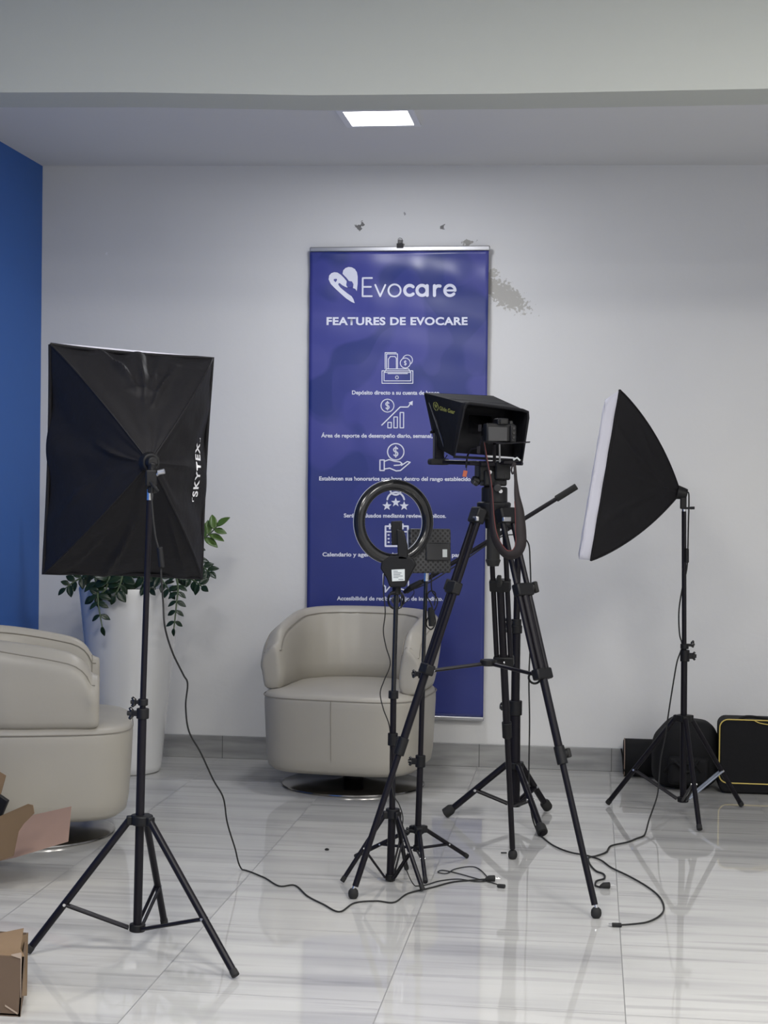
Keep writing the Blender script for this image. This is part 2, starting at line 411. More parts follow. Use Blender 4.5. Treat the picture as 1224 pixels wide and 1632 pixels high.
# ================================================================== banner
BYY = 7.335
def bwave(x, z):
    """gentle vinyl ripples, stronger near the top rail"""
    top = max(0, min(1, (z - 1.75) / 0.55))
    a = 0.0045 * top * top * math.sin(x * 33 + 2.0 * noise.noise(Vector((x * 3, 0, z * 4)))) * (0.6 + 0.4 * math.sin(z * 21))
    a += 0.0035 * top * math.sin(z * 38 + x * 6)
    a += 0.006 * noise.noise(Vector((x * 2.2, 3, z * 2.0))) + 0.0022 * noise.noise(Vector((x * 7, 9, z * 6)))
    return a
def bp_(px, py, lift=0.0):
    q = P(px, py, BYY); q.y = BYY + bwave(q.x, q.z) - lift; return q
TLb, TRb, BRb, BLb = (494, 401), (779, 399), (770, 1143), (487.5, 1133)
t = thing('hanging_banner', 'tall blue vinyl banner with white lettering hung on the back wall', 'banner', (-0.88, BYY, 0.22))
def bsurf(u, v):
    x = (TLb[0] * (1 - u) + TRb[0] * u) * (1 - v) + (BLb[0] * (1 - u) + BRb[0] * u) * v
    y = (TLb[1] * (1 - u) + TRb[1] * u) * (1 - v) + (BLb[1] * (1 - u) + BRb[1] * u) * v
    return bp_(x, y)
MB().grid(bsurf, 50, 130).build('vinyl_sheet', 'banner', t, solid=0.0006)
q0, q1 = P(494, 398, BYY), P(781, 395.5, BYY)
def rail(a, b, h, name):
    d = (b - a); ang = math.atan2(d.z, d.x)
    MB().box((a + b) / 2, (d.length, 0.018, h), Ry(-ang)).build(name, 'alu', t, bevel=0.004)
rail(q0, q1, 0.022, 'top_rail')
rail(P(487, 1137, BYY), P(771, 1146, BYY), 0.018, 'bottom_rail')
c = P(638, 392, BYY)
mb = MB(); mb.box(c + V(0, -0.006, 0), (0.03, 0.016, 0.02)); mb.tube(spline([c + V(-.008, -.01, 0), c + V(-.008, -.012, .03), c + V(.008, -.012, .03), c + V(.008, -.01, 0)]), 0.0012, 6)
mb.build('binder_clip', 'black_metal', t, bevel=0.002)

# printed matter (flat on the sheet)
L1 = lambda x, y: bp_(480 + x / 3.4, 340 + y / 3.4, 0.0026)
L1b = lambda x, y: bp_(480 + x / 3.4, 340 + y / 3.4, 0.0033)
L2 = lambda x, y: bp_(480 + x / 3.221, 540 + y / 3.221, 0.0026)
PX = lambda x, y: bp_(x, y, 0.0026)
mb = MB()
poly2(mb, [(149, 358), (152, 338), (163, 325), (180, 319), (197, 321), (215, 333), (232, 350), (246, 367), (246, 392), (252, 403), (238, 398), (222, 389), (210, 379), (203, 378), (201, 387), (212, 402), (233, 420), (255, 437), (274, 450), (284, 466), (291, 488), (272, 480), (245, 462), (213, 434), (182, 405), (161, 383)], L1)
poly2(mb, [(224, 327), (228, 309), (240, 297), (257, 291), (275, 293), (291, 302), (302, 319), (306, 342), (306, 380), (302, 422), (294, 410), (281, 405), (283, 384), (275, 369), (258, 366), (244, 348), (232, 336)], L1)
stroke(mb, [(252, 372), (266, 366), (272, 367)], 3, L1)
flat(mb, 'heart_logo', 'print', t)
mb = MB(); disc2(mb, 262, 385, 18, L1b); disc2(mb, 182, 361, 5.5, L1b, 12); disc2(mb, 189, 360, 5.5, L1b, 12); poly2(mb, [(177, 364), (194, 363), (187, 374)], L1b)
flat(mb, 'heart_logo_cutouts', 'printblue', t)
mb = MB()
stroke(mb, [(384, 351), (334, 351), (334, 450), (384, 450)], 9.5, L1); stroke(mb, [(334, 399), (378, 399)], 9.5, L1)
stroke(mb, [(402, 388), (429, 450), (456, 388)], 9.5, L1)
stroke(mb, arc2(506, 418, 33, 0, 360, 30), 10, L1)
stroke(mb, arc2(588, 418, 27, 45, 315, 24), 17, L1)
stroke(mb, arc2(655, 418, 27, 0, 360, 28), 17, L1); stroke(mb, [(683, 392), (683, 445)], 17, L1)
stroke(mb, [(722, 392), (722, 445)], 17, L1); stroke(mb, arc2(745, 415, 22, 190, 290, 10), 17, L1)
stroke(mb, arc2(806, 418, 28, 40, 360, 24), 16, L1); stroke(mb, [(780, 418), (834, 418)], 11, L1)
flat(mb, 'brand_lettering', 'print', t)
mb = MB(); put_text(mb, 'FEATURES DE EVOCARE', 138, 902, 604, 42, L1, 0.034, 1.06); flat(mb, 'heading_lettering', 'print', t)
# icon 1: wallet with notes and coins
mb = MB(); wd = 4.5
for a in ([(452, 853), (438, 853), (438, 921), (605, 921), (605, 853), (590, 853)], [(449, 860), (449, 908), (594, 908), (594, 860)], [(452, 862), (462, 843), (583, 843), (592, 862), (452, 862)],
          [(462, 853), (583, 853)], [(470, 868), (576, 868)], [(455, 842), (455, 755), (515, 755)], [(463, 842), (463, 762), (522, 762), (522, 842)], [(473, 842), (473, 790), (483, 776), (508, 776), (516, 786), (516, 842)]):
    stroke(mb, a, wd, L1)
stroke(mb, arc2(519, 889, 8, 0, 360), wd, L1); stroke(mb, arc2(564, 811, 27, 0, 360, 26), wd, L1); stroke(mb, arc2(576, 795, 27, 195, 410, 20), wd, L1)
def dollar(x, y, h, wd, fn):
    stroke(mb, arc2(x, y - h * .22, h * .22, -30, -270, 10) + arc2(x, y + h * .22, h * .22, -90, 150, 10), wd, fn)
    stroke(mb, [(x, y - h * .58), (x, y + h * .58)], wd * .8, fn)
dollar(564, 811, 24, 4, L1)
flat(mb, 'wallet_icon', 'print', t)
mb = MB()
stroke(mb, arc2(443, 343, 33, 0, 360, 30), 5, L2); dollar(443, 343, 38, 6, L2)
stroke(mb, [(414, 443), (508, 350), (548, 350), (568, 324)], 6, L2); poly2(mb, [(573, 318), (571, 343), (551, 328)], L2)
for x, y0 in ((454, 429), (485, 401), (517, 378)):
    stroke(mb, [(x - 9, y0), (x + 9, y0), (x + 9, 457), (x - 9, 457)], 5, L2, True)
flat(mb, 'growth_chart_icon', 'print', t)
mb = MB()
stroke(mb, arc2(486, 580, 42, 0, 360, 34), 6, L2); dollar(486, 580, 48, 7, L2)
stroke(mb, [(405, 622), (427, 622), (427, 676), (405, 676)], 6, L2, True)
stroke(mb, [(430, 628), (452, 620), (478, 628), (508, 632), (518, 640), (508, 648), (478, 650)], 6, L2)
stroke(mb, [(430, 668), (455, 664), (488, 678), (510, 676), (560, 634), (545, 630), (515, 650)], 6, L2)
flat(mb, 'hand_and_coin_icon', 'print', t)
mb = MB()
stroke(mb, arc2(486, 772, 29, 0, 360, 26), 9, L2); stroke(mb, arc2(486, 832, 44, 190, 350, 18), 9, L2)
def star(x, y, r):
    p = [(x + (r if k % 2 == 0 else r * .42) * math.sin(PI * k / 5), y - (r if k % 2 == 0 else r * .42) * math.cos(PI * k / 5)) for k in range(10)]
    poly2(mb, p, L2)
star(441, 858, 25); star(486, 840, 25); star(529, 858, 25)
flat(mb, 'rating_stars_icon', 'print', t)
mb = MB()
stroke(mb, [(433, 962), (548, 962), (548, 1064), (433, 1064)], 9, L2, True); stroke(mb, [(433, 990), (548, 990)], 7, L2)
for x in (455, 522): stroke(mb, [(x, 952), (x, 974)], 9, L2)
for x in (449, 469, 489, 509, 529):
    for y in (1007, 1026, 1044): stroke(mb, [(x - 2, y), (x + 2, y)], 8, L2)
flat(mb, 'calendar_icon', 'print', t)
mb = MB(); L3 = lambda x, y: bp_(540 + x / 3.825, 740 + y / 3.825, 0.0026)
stroke(mb, [(290, 668), (272, 668), (272, 735), (285, 745), (285, 778), (312, 745), (330, 742)], 8, L3)
stroke(mb, [(375, 712), (425, 712), (425, 757), (412, 760), (412, 782), (392, 762), (360, 757)], 8, L3)
for x in (385, 400): stroke(mb, [(x, 732), (x, 738)], 6, L3)
flat(mb, 'speech_bubble_icon', 'print', t)
for s_, x0, x1, y in (('Depósito directo a su cuenta de banco.', 561, 702, 628.5), ('Área de reporte de desempeño diario, semanal, mensual y anual.', 512, 752, 697),
                      ('Establecen sus honorarios por hora dentro del rango establecido.', 509, 752, 765.5), ('Serán evaluados mediante reviews públicos.', 548, 711, 824.5),
                      ('Calendario y agenda digital sobre sus horarios y pagos.', 514, 746, 886.5), ('Accesibilidad de recibir trabajo de inmediato.', 537, 706, 956.5)):
    mb = MB(); put_text(mb, s_, x0, x1, y, 6.4, PX, 0.028, 1.0, 0.004); flat(mb, 'caption_lettering', 'print', t)

# ================================================================== armchairs
def super_pt(a, bf, bb, ef, eb, th):
    c, s = math.cos(th), math.sin(th)
    e = eb if s > 0 else ef; b = bb if s > 0 else bf
    return a * math.copysign(abs(c) ** (2 / e), c), b * math.copysign(abs(s) ** (2 / e), s)
def make_chair(label):
    root = thing('swivel_armchair', label, 'armchair', (0, 0, 0))
    mb = MB(); N = 72
    prof = [(0.0, .088), (.6, .088), (.88, .092), (.95, .112), (.972, .155), (.985, .25), (1.0, .36), (1.0, .385), (.99, .402), (.975, .412), (.93, .42), (.8, .428), (.5, .434), (.2, .436), (0, .436)]
    vs = []; 
    for s, z in prof:
        for k in range(N):
            x, y = super_pt(.336 * s, .36 * s, .34 * s, 4.2, 2.6, 2 * PI * k / N)
            if z > .405: z2 = z + 0.004 * noise.noise(Vector((x * 9, y * 9, 0)))
            else: z2 = z
            vs.append((x, y, z2))
    fs = [(i * N + k, i * N + (k + 1) % N, (i + 1) * N + (k + 1) % N, (i + 1) * N + k) for i in range(len(prof) - 1) for k in range(N)]
    mb.add(vs, fs); seat = mb.build('seat', 'leather', root, angle=60, local=True)
    # seam round the cushion edge and down the middle of the front
    mb = MB(); mb.tube([V(*super_pt(.338, .362, .342, 4.2, 2.6, 2 * PI * k / N), .400) for k in range(N)] + [V(.338, 0, .400)], 0.0022, 6)
    mb.tube([(0, -.362, .398), (0, -.362, .36), (0, -.357, .25), (0, -.352, .17), (0, -.343, .125)], 0.0012, 6)
    mb.build('seam', 'seam', seat, local=True)
    # tub backrest swept along a U path
    a, b = .290, .290
    path = []
    for k in range(9): path.append((a, -.208 + .208 * (k / 8) ** 1.5))
    K = 36
    for k in range(1, K):
        th = PI * k / K; path.append(super_pt(a, b, b, 2.35, 2.35, th))
    for k in range(9): path.append((-a, -.208 * (1 - (1 - k / 8) ** 1.5)))
    path = [Vector((x, y, 0)) for x, y in path]; n = len(path)
    def prof_at(i, grow=1.0, fwd=0.0):
        p = path[i]; d = (path[min(i + 1, n - 1)] - path[max(i - 1, 0)]).normalized(); o = Vector((d.y, -d.x, 0))
        back = max(0, p.y / b); back = back * back * (3 - 2 * back)
        f2 = max(0, (p.y + .208) / (b + .208)); dq = max(0, 1 - (p.y + .208) / .075); H = .668 + .070 * (1 - (1 - f2) ** 2.0) - .055 * (1 - math.sqrt(max(0, 1 - dq * dq))); th = .045 + .010 * back; lean = .012 + .038 * back; dr = .05 - .03 * back
        pr = [(-th - .02 * back, .41), (-th * 1.05 - .02 * back, .48), (-th + .3 * lean, H - .09), (-th * .95 + .8 * lean, H - .03), (-th * .65 + lean, H - .003), (-th * .2 + lean, H - dr * .1), (th * .6 + lean, H - dr * .85), (th * .98 + lean, H - dr - .012), (th * 1.06 + lean, H - dr - .06), (th * 1.02 + .4 * lean, .50), (th * .95, .44), (th * .8, .415)]
        cx = lean * .5; cz_ = (H + .41) / 2; out = []
        for q, z in pr:
            wr = 0
            if back > .2 and q < 0 and z > .5: wr = .0035 * math.sin(p.x * 85 + 3 * noise.noise(Vector((p.x * 6, z * 5, 0)))) * min(1, (z - .5) / .12) * back
            q2 = cx + (q - cx) * grow; z2 = cz_ + (z - cz_) * (1 - (1 - grow) * .35)
            out.append(p + o * (q2 + wr) + Vector((0, 0, z2)) + Vector((0, fwd, 0)))
        return out
    rings = [prof_at(0, .55, -.034), prof_at(0, .78, -.030), prof_at(0, .93, -.018), prof_at(0, 1, -.004)] + [prof_at(i) for i in range(1, n - 1)] + \
            [prof_at(n - 1, 1, -.004), prof_at(n - 1, .93, -.018), prof_at(n - 1, .78, -.030), prof_at(n - 1, .55, -.034)]
    m_ = len(rings[0]); mb = MB()
    mb.add([v for r in rings for v in r], [(i * m_ + k, i * m_ + (k + 1) % m_, (i + 1) * m_ + (k + 1) % m_, (i + 1) * m_ + k) for i in range(len(rings) - 1) for k in range(m_)] +
           [tuple(range(m_))[::-1], tuple(range((len(rings) - 1) * m_, len(rings) * m_))])
    back = mb.build('backrest', 'leather', root, angle=75, sub=1, local=True)
    mb = MB()
    for j in (6, 3):
        mb.tube([r[j] for r in rings[2:-2]], 0.0022, 6)
    mb.tube([r[j2] * 1.0 for r in (rings[3],) for j2 in (1, 2, 3, 4, 5, 6, 7, 8, 9, 10)], 0.002, 6)
    mb.build('seam', 'seam', back, local=True)
    mb = MB(); mb.lathe((0, 0, 0), [(.0, .0), (.298, .0), (.303, .004), (.302, .009), (.29, .013), (.2, .018), (.08, .024), (.05, .03), (0, .03)], 64)
    mb.build('swivel_base', 'darkchrome', root, local=True)
    mb = MB(); mb.cyl((0, 0, .02), (0, 0, .12), .045); mb.box((0, 0, .112), (.3, .3, .012)); mb.build('base_column', 'black_metal', root, local=True)
    return root
ch = make_chair('cream leather tub armchair in front of the banner, seat facing us')
cd = F(571, 1272); ch.location = (P(563, 1250, cd.y + .30).x, cd.y + .30, 0); ch.rotation_euler = (0, 0, math.radians(-7))
ch2 = copy_tree(ch); ch2['label'] = 'cream leather armchair cut by the left edge, seen from its side'
q = F(80, 1358); ch2.location = (P(210, 1250, q.y + .3).x - .375, q.y + .3, 0); ch2.rotation_euler = (0, 0, math.radians(107))

# ================================================================== planter
pc = V(P(203, 1238, 6.95).x, 6.96, 0)
t = thing('potted_plant', 'tall tapered white planter with dark green zamioculcas beside the blue wall', 'potted plant', pc)
mb = MB(); mb.lathe(pc, [(0, .0), (.128, 0), (.140, .006), (.146, .03), (.219, .775), (.223, .80), (.221, .812), (.212, .812), (.208, .80), (.201, .76), (.0, .755)], 64)
pot = mb.build('planter', 'pot', t, angle=50)
MB().lathe(pc + V(0, 0, .757), [(0, .012), (.12, .012), (.198, .0)], 40).build('soil', 'soil', t)
def leaflet(mb, base, d, up, L, W):
    """pointed oval leaf folded along the midrib, base -> tip along d"""
    d = d.normalized(); s = d.cross(up); s = s.normalized() if s.length > 1e-4 else Vector((1, 0, 0)); nrm = s.cross(d).normalized()
    st = [0, .15, .35, .55, .75, .9, 1]; wv = [.05, .62, .98, 1, .72, .36, .02]
    vs = []
    for a, w2 in zip(st, wv):
        c = base + d * (L * a) - nrm * (L * .18 * a * a)
        for k, lift in ((-1, .22), (-.5, .12), (0, 0), (.5, .12), (1, .22)): vs.append(c + s * (W / 2 * w2 * k) + nrm * (W * lift * w2 * .6))
    mb.add(vs, [(i * 5 + k, i * 5 + k + 1, (i + 1) * 5 + k + 1, (i + 1) * 5 + k) for i in range(6) for k in range(4)])
def frond(pts, nl, L, W, m='leaf', start=.3):
    sp = spline(pts, 10); n = len(sp); mb = MB(); lf = MB()
    mb.tube(sp, [.0065 - .004 * i / n for i in range(n)], 7)
    fo = mb.build('frond', 'stem', t)
    side = None
    for k in range(nl):
        a = start + (1 - start) * k / max(1, nl - 1); i = min(n - 2, int(a * (n - 1))); d = (sp[i + 1] - sp[i]).normalized()
        s = d.cross(Vector((.2, -1, .25))).normalized() if abs(d.y) < .9 else d.cross(Vector((0, 0, 1))).normalized()
        for sg in ((-1, 1) if k < nl - 1 else (0,)):
            dd = (d * .55 + s * sg * .9 + Vector((random.uniform(-.12, .12), random.uniform(-.25, .25), random.uniform(-.1, .15)))) if sg else d
            up = Vector((random.uniform(-.3, .3), -.7, random.uniform(.3, .9)))
            sc = (1 - .35 * a) * random.uniform(.85, 1.1)
            leaflet(lf, sp[i], dd, up, L * sc, W * sc)
    lf.build('leaflets', m, fo, angle=80, solid=0.0012)
q = lambda px, py, Y: P(px, py, Y)
base = pc + V(0, 0, .765)
FR = [
 ([base + V(.10, -.08, 0), q(268, 900, 6.80), q(283, 930, 6.70), q(281, 965, 6.66), q(277, 1003, 6.65)], 8, 0.059, 0.029, 'leaf', .34),
 ([base + V(-.08, -.08, 0), q(150, 905, 6.80), q(155, 940, 6.70), q(157, 965, 6.66), q(163, 1000, 6.65)], 6, 0.073, 0.036, 'leaf', .30),
 ([base + V(.08, -.02, 0), q(290, 870, 6.90), q(320, 900, 6.85), q(334, 912, 6.83)], 6, 0.071, 0.045, 'leaf', .35),
 ([base + V(.06, .02, 0), q(270, 850, 6.95), q(318, 860, 6.92), q(347, 838, 6.92)], 8, 0.100, 0.050, 'youngleaf', .4),
 ([base + V(.11, -.05, 0), q(285, 915, 6.82), q(308, 925, 6.78), q(322, 935, 6.75)], 6, 0.066, 0.042, 'leaf', .3),
 ([base + V(-.10, -.04, 0), q(150, 915, 6.85), q(122, 925, 6.80), q(104, 938, 6.78)], 6, 0.071, 0.042, 'leaf', .3),
 ([base + V(-.06, -.10, 0), q(175, 920, 6.74), q(168, 940, 6.70), q(150, 952, 6.69)], 6, 0.080, 0.050, 'leaf', .2),
 ([base + V(-.02, -.10, 0), q(195, 920, 6.74), q(190, 935, 6.70), q(183, 950, 6.69)], 5, 0.077, 0.048, 'leaf', .2),
 ([base + V(.05, -.10, 0), q(245, 915, 6.76), q(262, 930, 6.72), q(272, 945, 6.70)], 6, 0.065, 0.039, 'leaf', .2),
 ([base + V(.02, -.06, 0), q(225, 915, 6.80), q(232, 930, 6.78), q(240, 940, 6.76)], 5, 0.065, 0.039, 'leaf', .1),
 ([base + V(0, 0, 0), q(205, 860, 6.95), q(200, 800, 6.93), q(190, 740, 6.9)], 9, 0.088, 0.049, 'leaf', .15),
 ([base + V(.04, .04, 0), q(240, 860, 7.0), q(260, 800, 7.0), q(280, 750, 7.0)], 9, 0.088, 0.049, 'leaf', .15),
 ([base + V(-.05, .04, 0), q(170, 860, 7.0), q(140, 800, 7.0), q(120, 760, 7.0)], 9, 0.088, 0.049, 'leaf', .15),
]
for a in FR: frond(*a)

# ================================================================== generic light stand
def light_stand(root, feet, hub, low, leg_r, brace_t=.55, foot_len=.0, m='black_metal', foot_r=None, brace_m=None, hub_r=.03, nobrace=()):
    """tripod: three legs from the upper collar, braces to the lower collar"""
    axis = (hub - low).normalized()
    mb = MB(); mb.cyl(hub - axis * .012, hub + axis * .014, hub_r, n=24)
    for f in feet:
        d = (f - low); d.z = 0; d.normalize(); mb.box(hub + d * hub_r, (.022, .022, .024), Rz(math.atan2(d.y, d.x)))
    mb.build('leg_collar', 'black_plastic', root, bevel=.003)
    mb = MB(); mb.cyl(low - axis * .010, low + axis * .010, hub_r * .72, n=24); mb.build('brace_collar', 'black_plastic', root, bevel=.002)
    for i, f in enumerate(feet):
        d = (f - low); d.z = 0; d.normalize(); s = hub + d * (hub_r + .004)
        fv = (f - s).normalized(); end = f + V(0, 0, leg_r * .9)
        mb = MB(); mb.cyl(s, end, leg_r, n=14); lg = mb.build('leg', m, root)
        e2 = end - fv * 0
        FRr = foot_r or leg_r * 1.12
        k = .045 if foot_r else .02
        a = end - fv * k; b_ = Vector((end.x, end.y, end.z)) 
        b_.z = max(b_.z, FRr * .75)
        MB().tube([a, a + (b_ - a) * .3, b_], [leg_r * 1.02, FRr, FRr], 14).build('foot_cap', 'rubber', lg, bevel=.002)
        jp = s + (end - s) * brace_t; jl = low + d * hub_r * .8
        sd = Vector((-d.y, d.x, 0)) * (leg_r * .7)
        mb = MB()
        if nobrace and i in nobrace: continue
        for sg in (-1, 1): mb.tube([jl + sd * sg, jp + sd * sg], leg_r * .5, 8)
        if brace_m and i == brace_m[0]: mb.build('brace', brace_m[1], root)['label'] = 'bare shiny metal brace'
        else: mb.build('brace', m, root)
        MB().tube([jp - sd * 1.7, jp + sd * 1.7], leg_r * .42, 10).build('rivet', 'chrome', lg)
def clamp(root, c, axis, r, h, knob_dir=None, kn=1.0, name='pole_clamp'):
    mb = MB(); mb.cyl(c - axis * h / 2, c + axis * h / 2, r * 1.35, n=20)
    if knob_dir is not None: mb.box(c + knob_dir * r * 1.5, (r * 1.6, r * 1.4, h * .5))
    cl = mb.build(name, 'black_plastic', root, bevel=.002)
    if knob_dir is not None:
        k = c + knob_dir * r * 2.4; mb = MB(); mb.cyl(c + knob_dir * r, k, r * .35, n=10)
        sd = axis; e = k + knob_dir * .012 * kn
        mb.tube([k + axis * .016 * kn - knob_dir * -.006, k + axis * .008 * kn, k - axis * .008 * kn, k - axis * .016 * kn + knob_dir * .006], [.004, .0065, .0065, .004], 8)
        mb.cyl(k - knob_dir * .004, e, r * .55, n=12)
        mb.build('knob', 'gloss_black', cl, bevel=.001)
    return cl

# ================================================================== softboxes
def softbox(root, rim, front, apex, bulge, name='softbox', creases=(), nseed=0, amp=.004):
    """rim / front: TL TR BR BL ; apex: back hole. Four cloth panels held by bent ribs"""
    ctr = sum(rim, Vector()) / 4; ax = (apex - ctr).normalized()
    def rib(A, t):
        d = ((A - ctr).normalized() + ax * .9).normalized()
        base = apex.lerp(A, .06 + .94 * t)
        return base + d * (bulge * 4 * t * (1 - t) ** .9)
    def surf(k, s, t):
        A, B = rim[k], rim[(k + 1) % 4]
        p = rib(A, t).lerp(rib(B, t), s)
        mid = 4 * s * (1 - s)
        inn = (ctr - (A + B) / 2).normalized()
        p = p + inn * (.012 * mid * math.sin(PI * min(1, t * 1.0)) + .006 * mid * t)
        w_ = amp * mid * (noise.noise(Vector((s * 3.1 + k * 7, t * 2.3, nseed))) * 1.5 + .55 * math.sin(s * 20 + 4 * noise.noise(Vector((s * 2, t * 3, k + nseed))))) * (t * .8 + .2)
        for kk, s0, t0, s1, t1, hgt in creases:
            if kk != k: continue
            dx, dy = s1 - s0, t1 - t0; q = max(0, min(1, ((s - s0) * dx + (t - t0) * dy) / (dx * dx + dy * dy)))
            dd = math.hypot(s - s0 - q * dx, t - t0 - q * dy); w_ -= 1.5 * hgt * math.exp(-(dd / .028) ** 2) * (1 - .6 * abs(2 * q - 1))
        return p + (inn * .8 - ax * .3) * w_
    mb = MB()
    for k in range(4): mb.grid(lambda s, t: surf(k, s, t), 70, 56)
    body = mb.build(name, 'fabric', root, angle=25, solid=.0015)
    # hem where the cloth meets the wire rim, then white diffuser band and face
    mb = MB(); mb.tube([rim[i].lerp(rim[(i + 1) % 4], j / 10) + (ctr - (rim[i] + rim[(i + 1) % 4]) / 2).normalized() * (.006 * 4 * (j / 10) * (1 - j / 10)) for i in range(4) for j in range(10)] + [rim[0]], .0055, 8)
    mb.build('hem', 'fabric', body)
    mb = MB()
    for i in range(4):
        a, b_, c_, d_ = rim[i], rim[(i + 1) % 4], front[(i + 1) % 4], front[i]
        o_ = (ctr - (a + b_) / 2).normalized()
        mb.grid(lambda s, t: a.lerp(b_, s).lerp(d_.lerp(c_, s), t) + o_ * (.006 * 4 * s * (1 - s)) + ax * (.002 * math.sin(s * 31)), 24, 3)
    mb.grid(lambda s, t: front[0].lerp(front[1], s).lerp(front[3].lerp(front[2], s), t) + ax * (.01 * 16 * s * (1 - s) * t * (1 - t)), 12, 12)
    mb.build('diffuser', 'whitecloth', root, angle=35, solid=.001)
    mb = MB(); 
    for k in range(4):
        mb.tube([rib(rim[k], j / 20) + ax * .001 for j in range(21)], .0032, 6)
    mb.build('rib_seam', 'fabric', body)
    return body, surf, rib, ctr, ax

# ---- left softbox light
S1Y = 4.28
feet = [F(376, 1561), F(44, 1522), F(262, 1476)]
low = P(219, 1478, S1Y); hub = P(226, 1307, S1Y - .0); top = P(239, 800, S1Y)
root = thing('softbox_light', 'large black softbox seen from behind on a stand, printed with white lettering', 'studio light', (low.x, low.y, 0))
light_stand(root, feet, hub, low, .0098, .64)
axis = (top - low).normalized()
MB().cyl(low - axis * .01, P(227, 1135, S1Y), .0118).build('lower_pole', 'black_metal', root)
MB().cyl(P(227, 1140, S1Y), P(238.5, 795, S1Y), .0082).build('upper_pole', 'black_metal', root)
clamp(root, P(227.5, 1137, S1Y), axis, .0125, .028, V(-1, -.1, 0), 1.0)
clamp(root, P(228, 1119, S1Y), axis, .010, .018, V(-1, -.1, 0), .8)
MB().cyl(P(238.5, 797, S1Y), P(239, 780, S1Y), .0085).build('spigot', 'chrome', root)
apex = P(240, 737, S1Y + .015)
rim = [P(80, 549, 4.50), P(339, 571, 4.66), P(321, 922, 4.67), P(69, 914, 4.51)]
fr = [P(86, 546.5, 4.545), P(333, 569, 4.70), P(318, 918, 4.71), P(74, 910, 4.555)]
body, surf, rib, ctr, ax = softbox(root, rim, fr, apex, .030, nseed=3, amp=.010, creases=((0, .30, .98, .47, .58, .012), (0, .55, .95, .53, .5, .009), (0, .78, .85, .62, .45, .010), (0, .66, .9, .60, .6, .006), (0, .40, .60, .66, .55, .007), (2, .62, .98, .56, .5, .010), (2, .86, .9, .8, .6, .006), (2, .10, .98, .12, .4, .006), (1, .5, .1, .5, .8, .005), (3, .55, .1, .62, .5, .008), (3, .2, .9, .4, .4, .006)))
# brand lettering on the right panel, reading upwards
mb = MB()
def onpanel(u, v):
    # u: up along the rim (m from panel middle), v: towards the apex
    t = .80 - (v * 2.1); hgt = .66 * (.06 + .94 * t)
    s = .5 - u / hgt + .0
    p = surf(1, s, t); p2 = surf(1, s, min(1, t + .02)); p3 = surf(1, s + .02, t)
    nn = (p2 - p).cross(p3 - p).normalized()
    if nn.dot(CAMP - p) < 0: nn = -nn
    return p + nn * .003
us, uv = -.055, 0.0
vs, fs = text2d('SKYTEX', .03, 1.22)
a = min(x for x, y in vs); b_ = max(x for x, y in vs)
mb.add([onpanel(-.082 + (x - a) / (b_ - a) * .150, -.014 + y / .73 * .050) for x, y in vs], fs)
stroke(mb, [(-.094, .020), (-.094, .036), (-.084, .036)], .003, lambda x, y: onpanel(x, y))
stroke(mb, [(.082, -.014), (.082, .004)], .003, lambda x, y: onpanel(x, y))
stroke(mb, [(.073, -.014), (.082, -.014)], .003, lambda x, y: onpanel(x, y))
mb.build('lettering', 'fabricprint', body, angle=180)
# socket ring, tilt bracket and handle
mb = MB(); d = (ctr - apex).normalized(); mb.tube([apex - d * .012, apex + d * .02], [.024, .03], 24); mb.tube([apex - d * .035, apex - d * .008], [.014, .019], 20)
mb.build('lamp_socket', 'black_plastic', root, bevel=.003)
b1 = P(241, 762, S1Y - .01)
mb = MB(); mb.box(b1, (.03, .03, .045), Rz(.3)); mb.cyl(apex - d * .03 + V(0, 0, 0), b1 + V(0, 0, .01), .011); mb.box(P(243, 780, S1Y - .005), (.022, .026, .02))
br = mb.build('tilt_bracket', 'black_plastic', root, bevel=.004)
mb = MB(); mb.cyl(b1, P(257, 752, S1Y - .02), .0045); mb.cyl(P(252, 753, S1Y - .02), P(262, 751, S1Y - .02), .007); mb.build('tilt_knob', 'alu', br)
mb = MB(); mb.tube(spline([P(240, 768, S1Y - .03), P(246, 776, S1Y - .035), P(252, 783, S1Y - .03)]), .0045, 8); mb.build('tilt_lever', 'black_plastic', br)
cs = cordpts([(242, 745, S1Y - .02), (242, 800, S1Y - .02), (247, 850, S1Y - .02), (252, 872, S1Y - .02), (256, 895, S1Y - .02), (257, 920, S1Y - .02), (260, 960, S1Y - .0), (263, 1000, S1Y), (275, 1040, S1Y + .1), (292, 1075, S1Y + .2), (299, 1090, S1Y + .25), (296, 1125, S1Y + .3), (301, 1165, S1Y + .4), (320, 1200, S1Y + .5), (340, 1243, S1Y + .6), (356, 1272, S1Y + .7), (362, 1310, S1Y + .8),
              (374, 1350, 5.15), (386, 1386), (420, 1398), (445, 1412), (470, 1411), (490, 1428), (515, 1441), (541, 1453), (565, 1439), (600, 1436), (628, 1438), (650, 1424), (690, 1414), (720, 1406), (750, 1403), (776, 1401)])
MB().tube(cs, .0026, 6).build('cord', 'rubber', root)
MB().tube([P(254.5, 872, S1Y - .022), P(258, 905, S1Y - .022)], [.0085, .0085], 12).build('cord_switch', 'black_plastic', root, bevel=.003)
def plug(px, py, ang, parent, name='plug'):
    c = F(px, py, .011); Rm = Rz(ang)
    mb = MB(); mb.tube([c + Rm @ V(-.02, 0, -.004), c + Rm @ V(-.008, 0, 0), c + Rm @ V(.012, 0, 0)], [.0045, .010, .0105], 12)
    o = mb.build(name, 'rubber', parent, bevel=.002)
    mb = MB()
    for s in (-.006, .006): mb.cyl(c + Rm @ V(.012, s, 0), c + Rm @ V(.028, s, 0), .0022, n=8)
    mb.build('plug_pin', 'chrome', o)
plug(783, 1400, .2, root)

